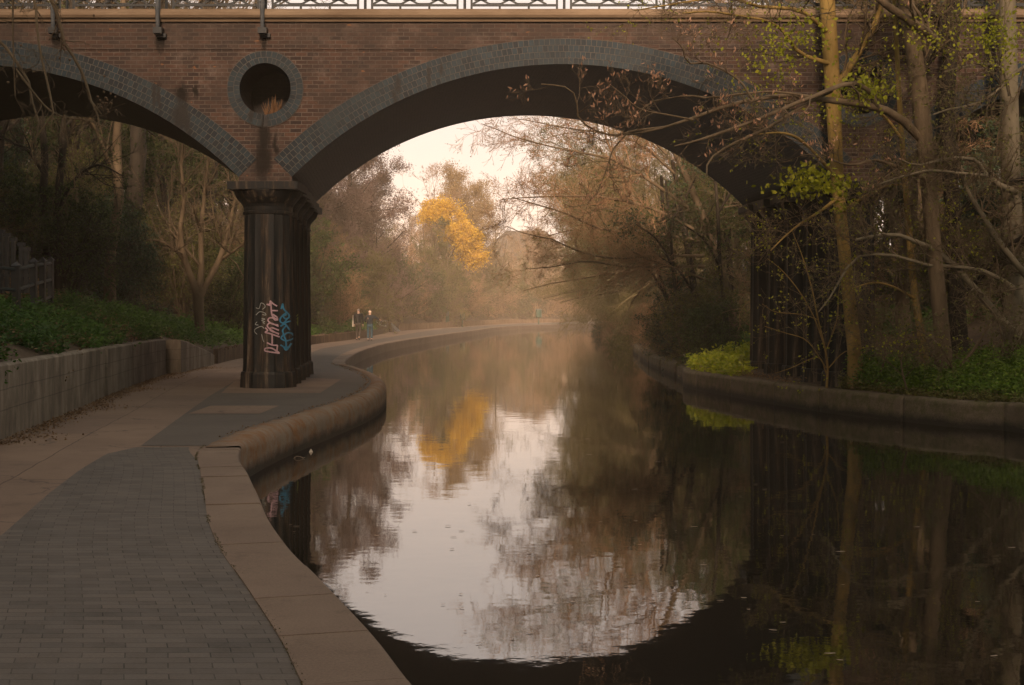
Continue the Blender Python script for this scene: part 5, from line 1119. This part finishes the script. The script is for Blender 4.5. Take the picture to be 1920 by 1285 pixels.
# leaf litter on the path along the wall foot
rngl = np.random.default_rng(70); P = []
for i in range(5200):
    y = 17+rngl.random()*24; o = abs(rngl.normal())*0.16*(1+2.2*max(0, math.sin(y*1.13)-0.45)); P.append((float(xw(y))+0.03+o, y, 0.008+rngl.random()*0.015))
for i in range(500):
    y = 18+rngl.random()*26; P.append((float(xl(y))-0.42-abs(rngl.normal())*0.05, y, 0.016))
n_ = len(P); D = rngl.normal(size=(n_, 3)); D[:, 2] *= 0.15
tag(leaves_mesh('leaf_litter', np.array(P), 0.035, rngl, M['leaf_brown'], asp=0.6, dirs=D), 'dark drifted leaf litter and grit along the foot of the left wall', 'litter', kind='stuff')
P = []
for i in range(2600):
    y = 5+rngl.random()*12
    if math.sin(y*2.1)+math.sin(y*5.3) < -0.3: continue
    P.append((float(xl(y))-0.470+rngl.normal()*0.008, y, 0.010))
tag(leaves_mesh('joint_moss', np.array(P), 0.010, rngl, M['earth_moss'], asp=0.7), 'thin moss and dirt in the joint between the paving and the near kerb', 'moss', kind='stuff')
# --- floating leaves on the canal: individuals
rf = np.random.default_rng(71); fl0 = None; M['float'] = noisy('floating_leaf', (0.12, 0.08, 0.05), (0.40, 0.31, 0.24), 8, bump=0)
cnt = 0
while cnt < 80:
    px = rf.uniform(480, 1900); py = 590+630*rf.random()**0.8+20; x, y = at(px, py, WZ)
    if not (xl(y)+0.25 < x < xr(y)-0.25): continue
    cnt += 1
    if fl0 is None:
        a = np.linspace(0, 2*math.pi, 9)[:-1]; V = [(math.cos(q)*0.5, math.sin(q)*0.28*(1+0.3*math.sin(3*q)), 0.004*math.sin(2*q)) for q in a]; V += [(v[0]*0.98, v[1]*0.98, v[2]-0.02) for v in V]
        fl0 = mk('floating_leaf', V, [tuple(range(8)), tuple(range(8, 16))[::-1]]+[(i, (i+1) % 8, 8+(i+1) % 8, 8+i) for i in range(8)], M['float']); o = fl0
        tag(o, 'small pale leaf or scrap floating on the dark canal water', 'leaf', 'leaves floating on the canal')
    else: o = fl0.copy(); COL.objects.link(o)
    s = rf.uniform(0.014, 0.038)*(1+y/45); o.location = (x, y, WZ+0.008); o.scale = (s*rf.uniform(0.8, 2.0), s, s*0.5); o.rotation_euler = (0, 0, rf.uniform(-0.5, 0.5))
# bits against the kerb
x, y = at(583, 848, WZ); mb = MB(); mb.add([(-0.03,0,0),(0.03,-0.01,0),(0.02,0.03,0.01),(0,0.0,0.05)], [(0,1,3),(1,2,3),(2,0,3),(0,2,1)]); o = mb.build('paper_scrap', M['cream']); o.location = (x, y, WZ); tag(o, 'small crumpled white paper scrap floating beside the curved kerb', 'litter')
x, y = at(560, 860, WZ); mb = MB(); mb.tube([(-0.10,0,0),(-0.04,0.01,0.05),(0.03,0,0.045),(0.09,0,0.01),(0.13,0,0.03)], [0.006,0.008,0.007,0.006,0.003], 5); mb.tube([(-0.04,0.01,0.05),(-0.09,0,0.03),(-0.06,0,-0.01)], [0.006,0.005,0.004], 5)
o = mb.build('twig', M['float']); o.scale = (0.7, 0.7, 0.6); o.location = (x, y, WZ); tag(o, 'pale bent twig floating by the curved kerb left of the paper scrap', 'twig')
# ------------------------------------------------------------------ haze
hz = bpy.data.materials.new('haze_air'); hz.use_nodes = True; t_ = hz.node_tree; t_.nodes.clear()
pv = t_.nodes.new('ShaderNodeVolumePrincipled'); pv.inputs['Color'].default_value = (1.0, 0.80, 0.60, 1); pv.inputs['Density'].default_value = 0.0008; pv.inputs['Anisotropy'].default_value = -0.55
oo = t_.nodes.new('ShaderNodeOutputMaterial'); t_.links.new(pv.outputs[0], oo.inputs['Volume'])
mb = MB(); mb.box(-250, 350, -24, 450, -4, 34); hb = mb.build('haze', hz); tag(hb, 'thin warm haze filling the air over the canal', 'haze', kind='stuff')
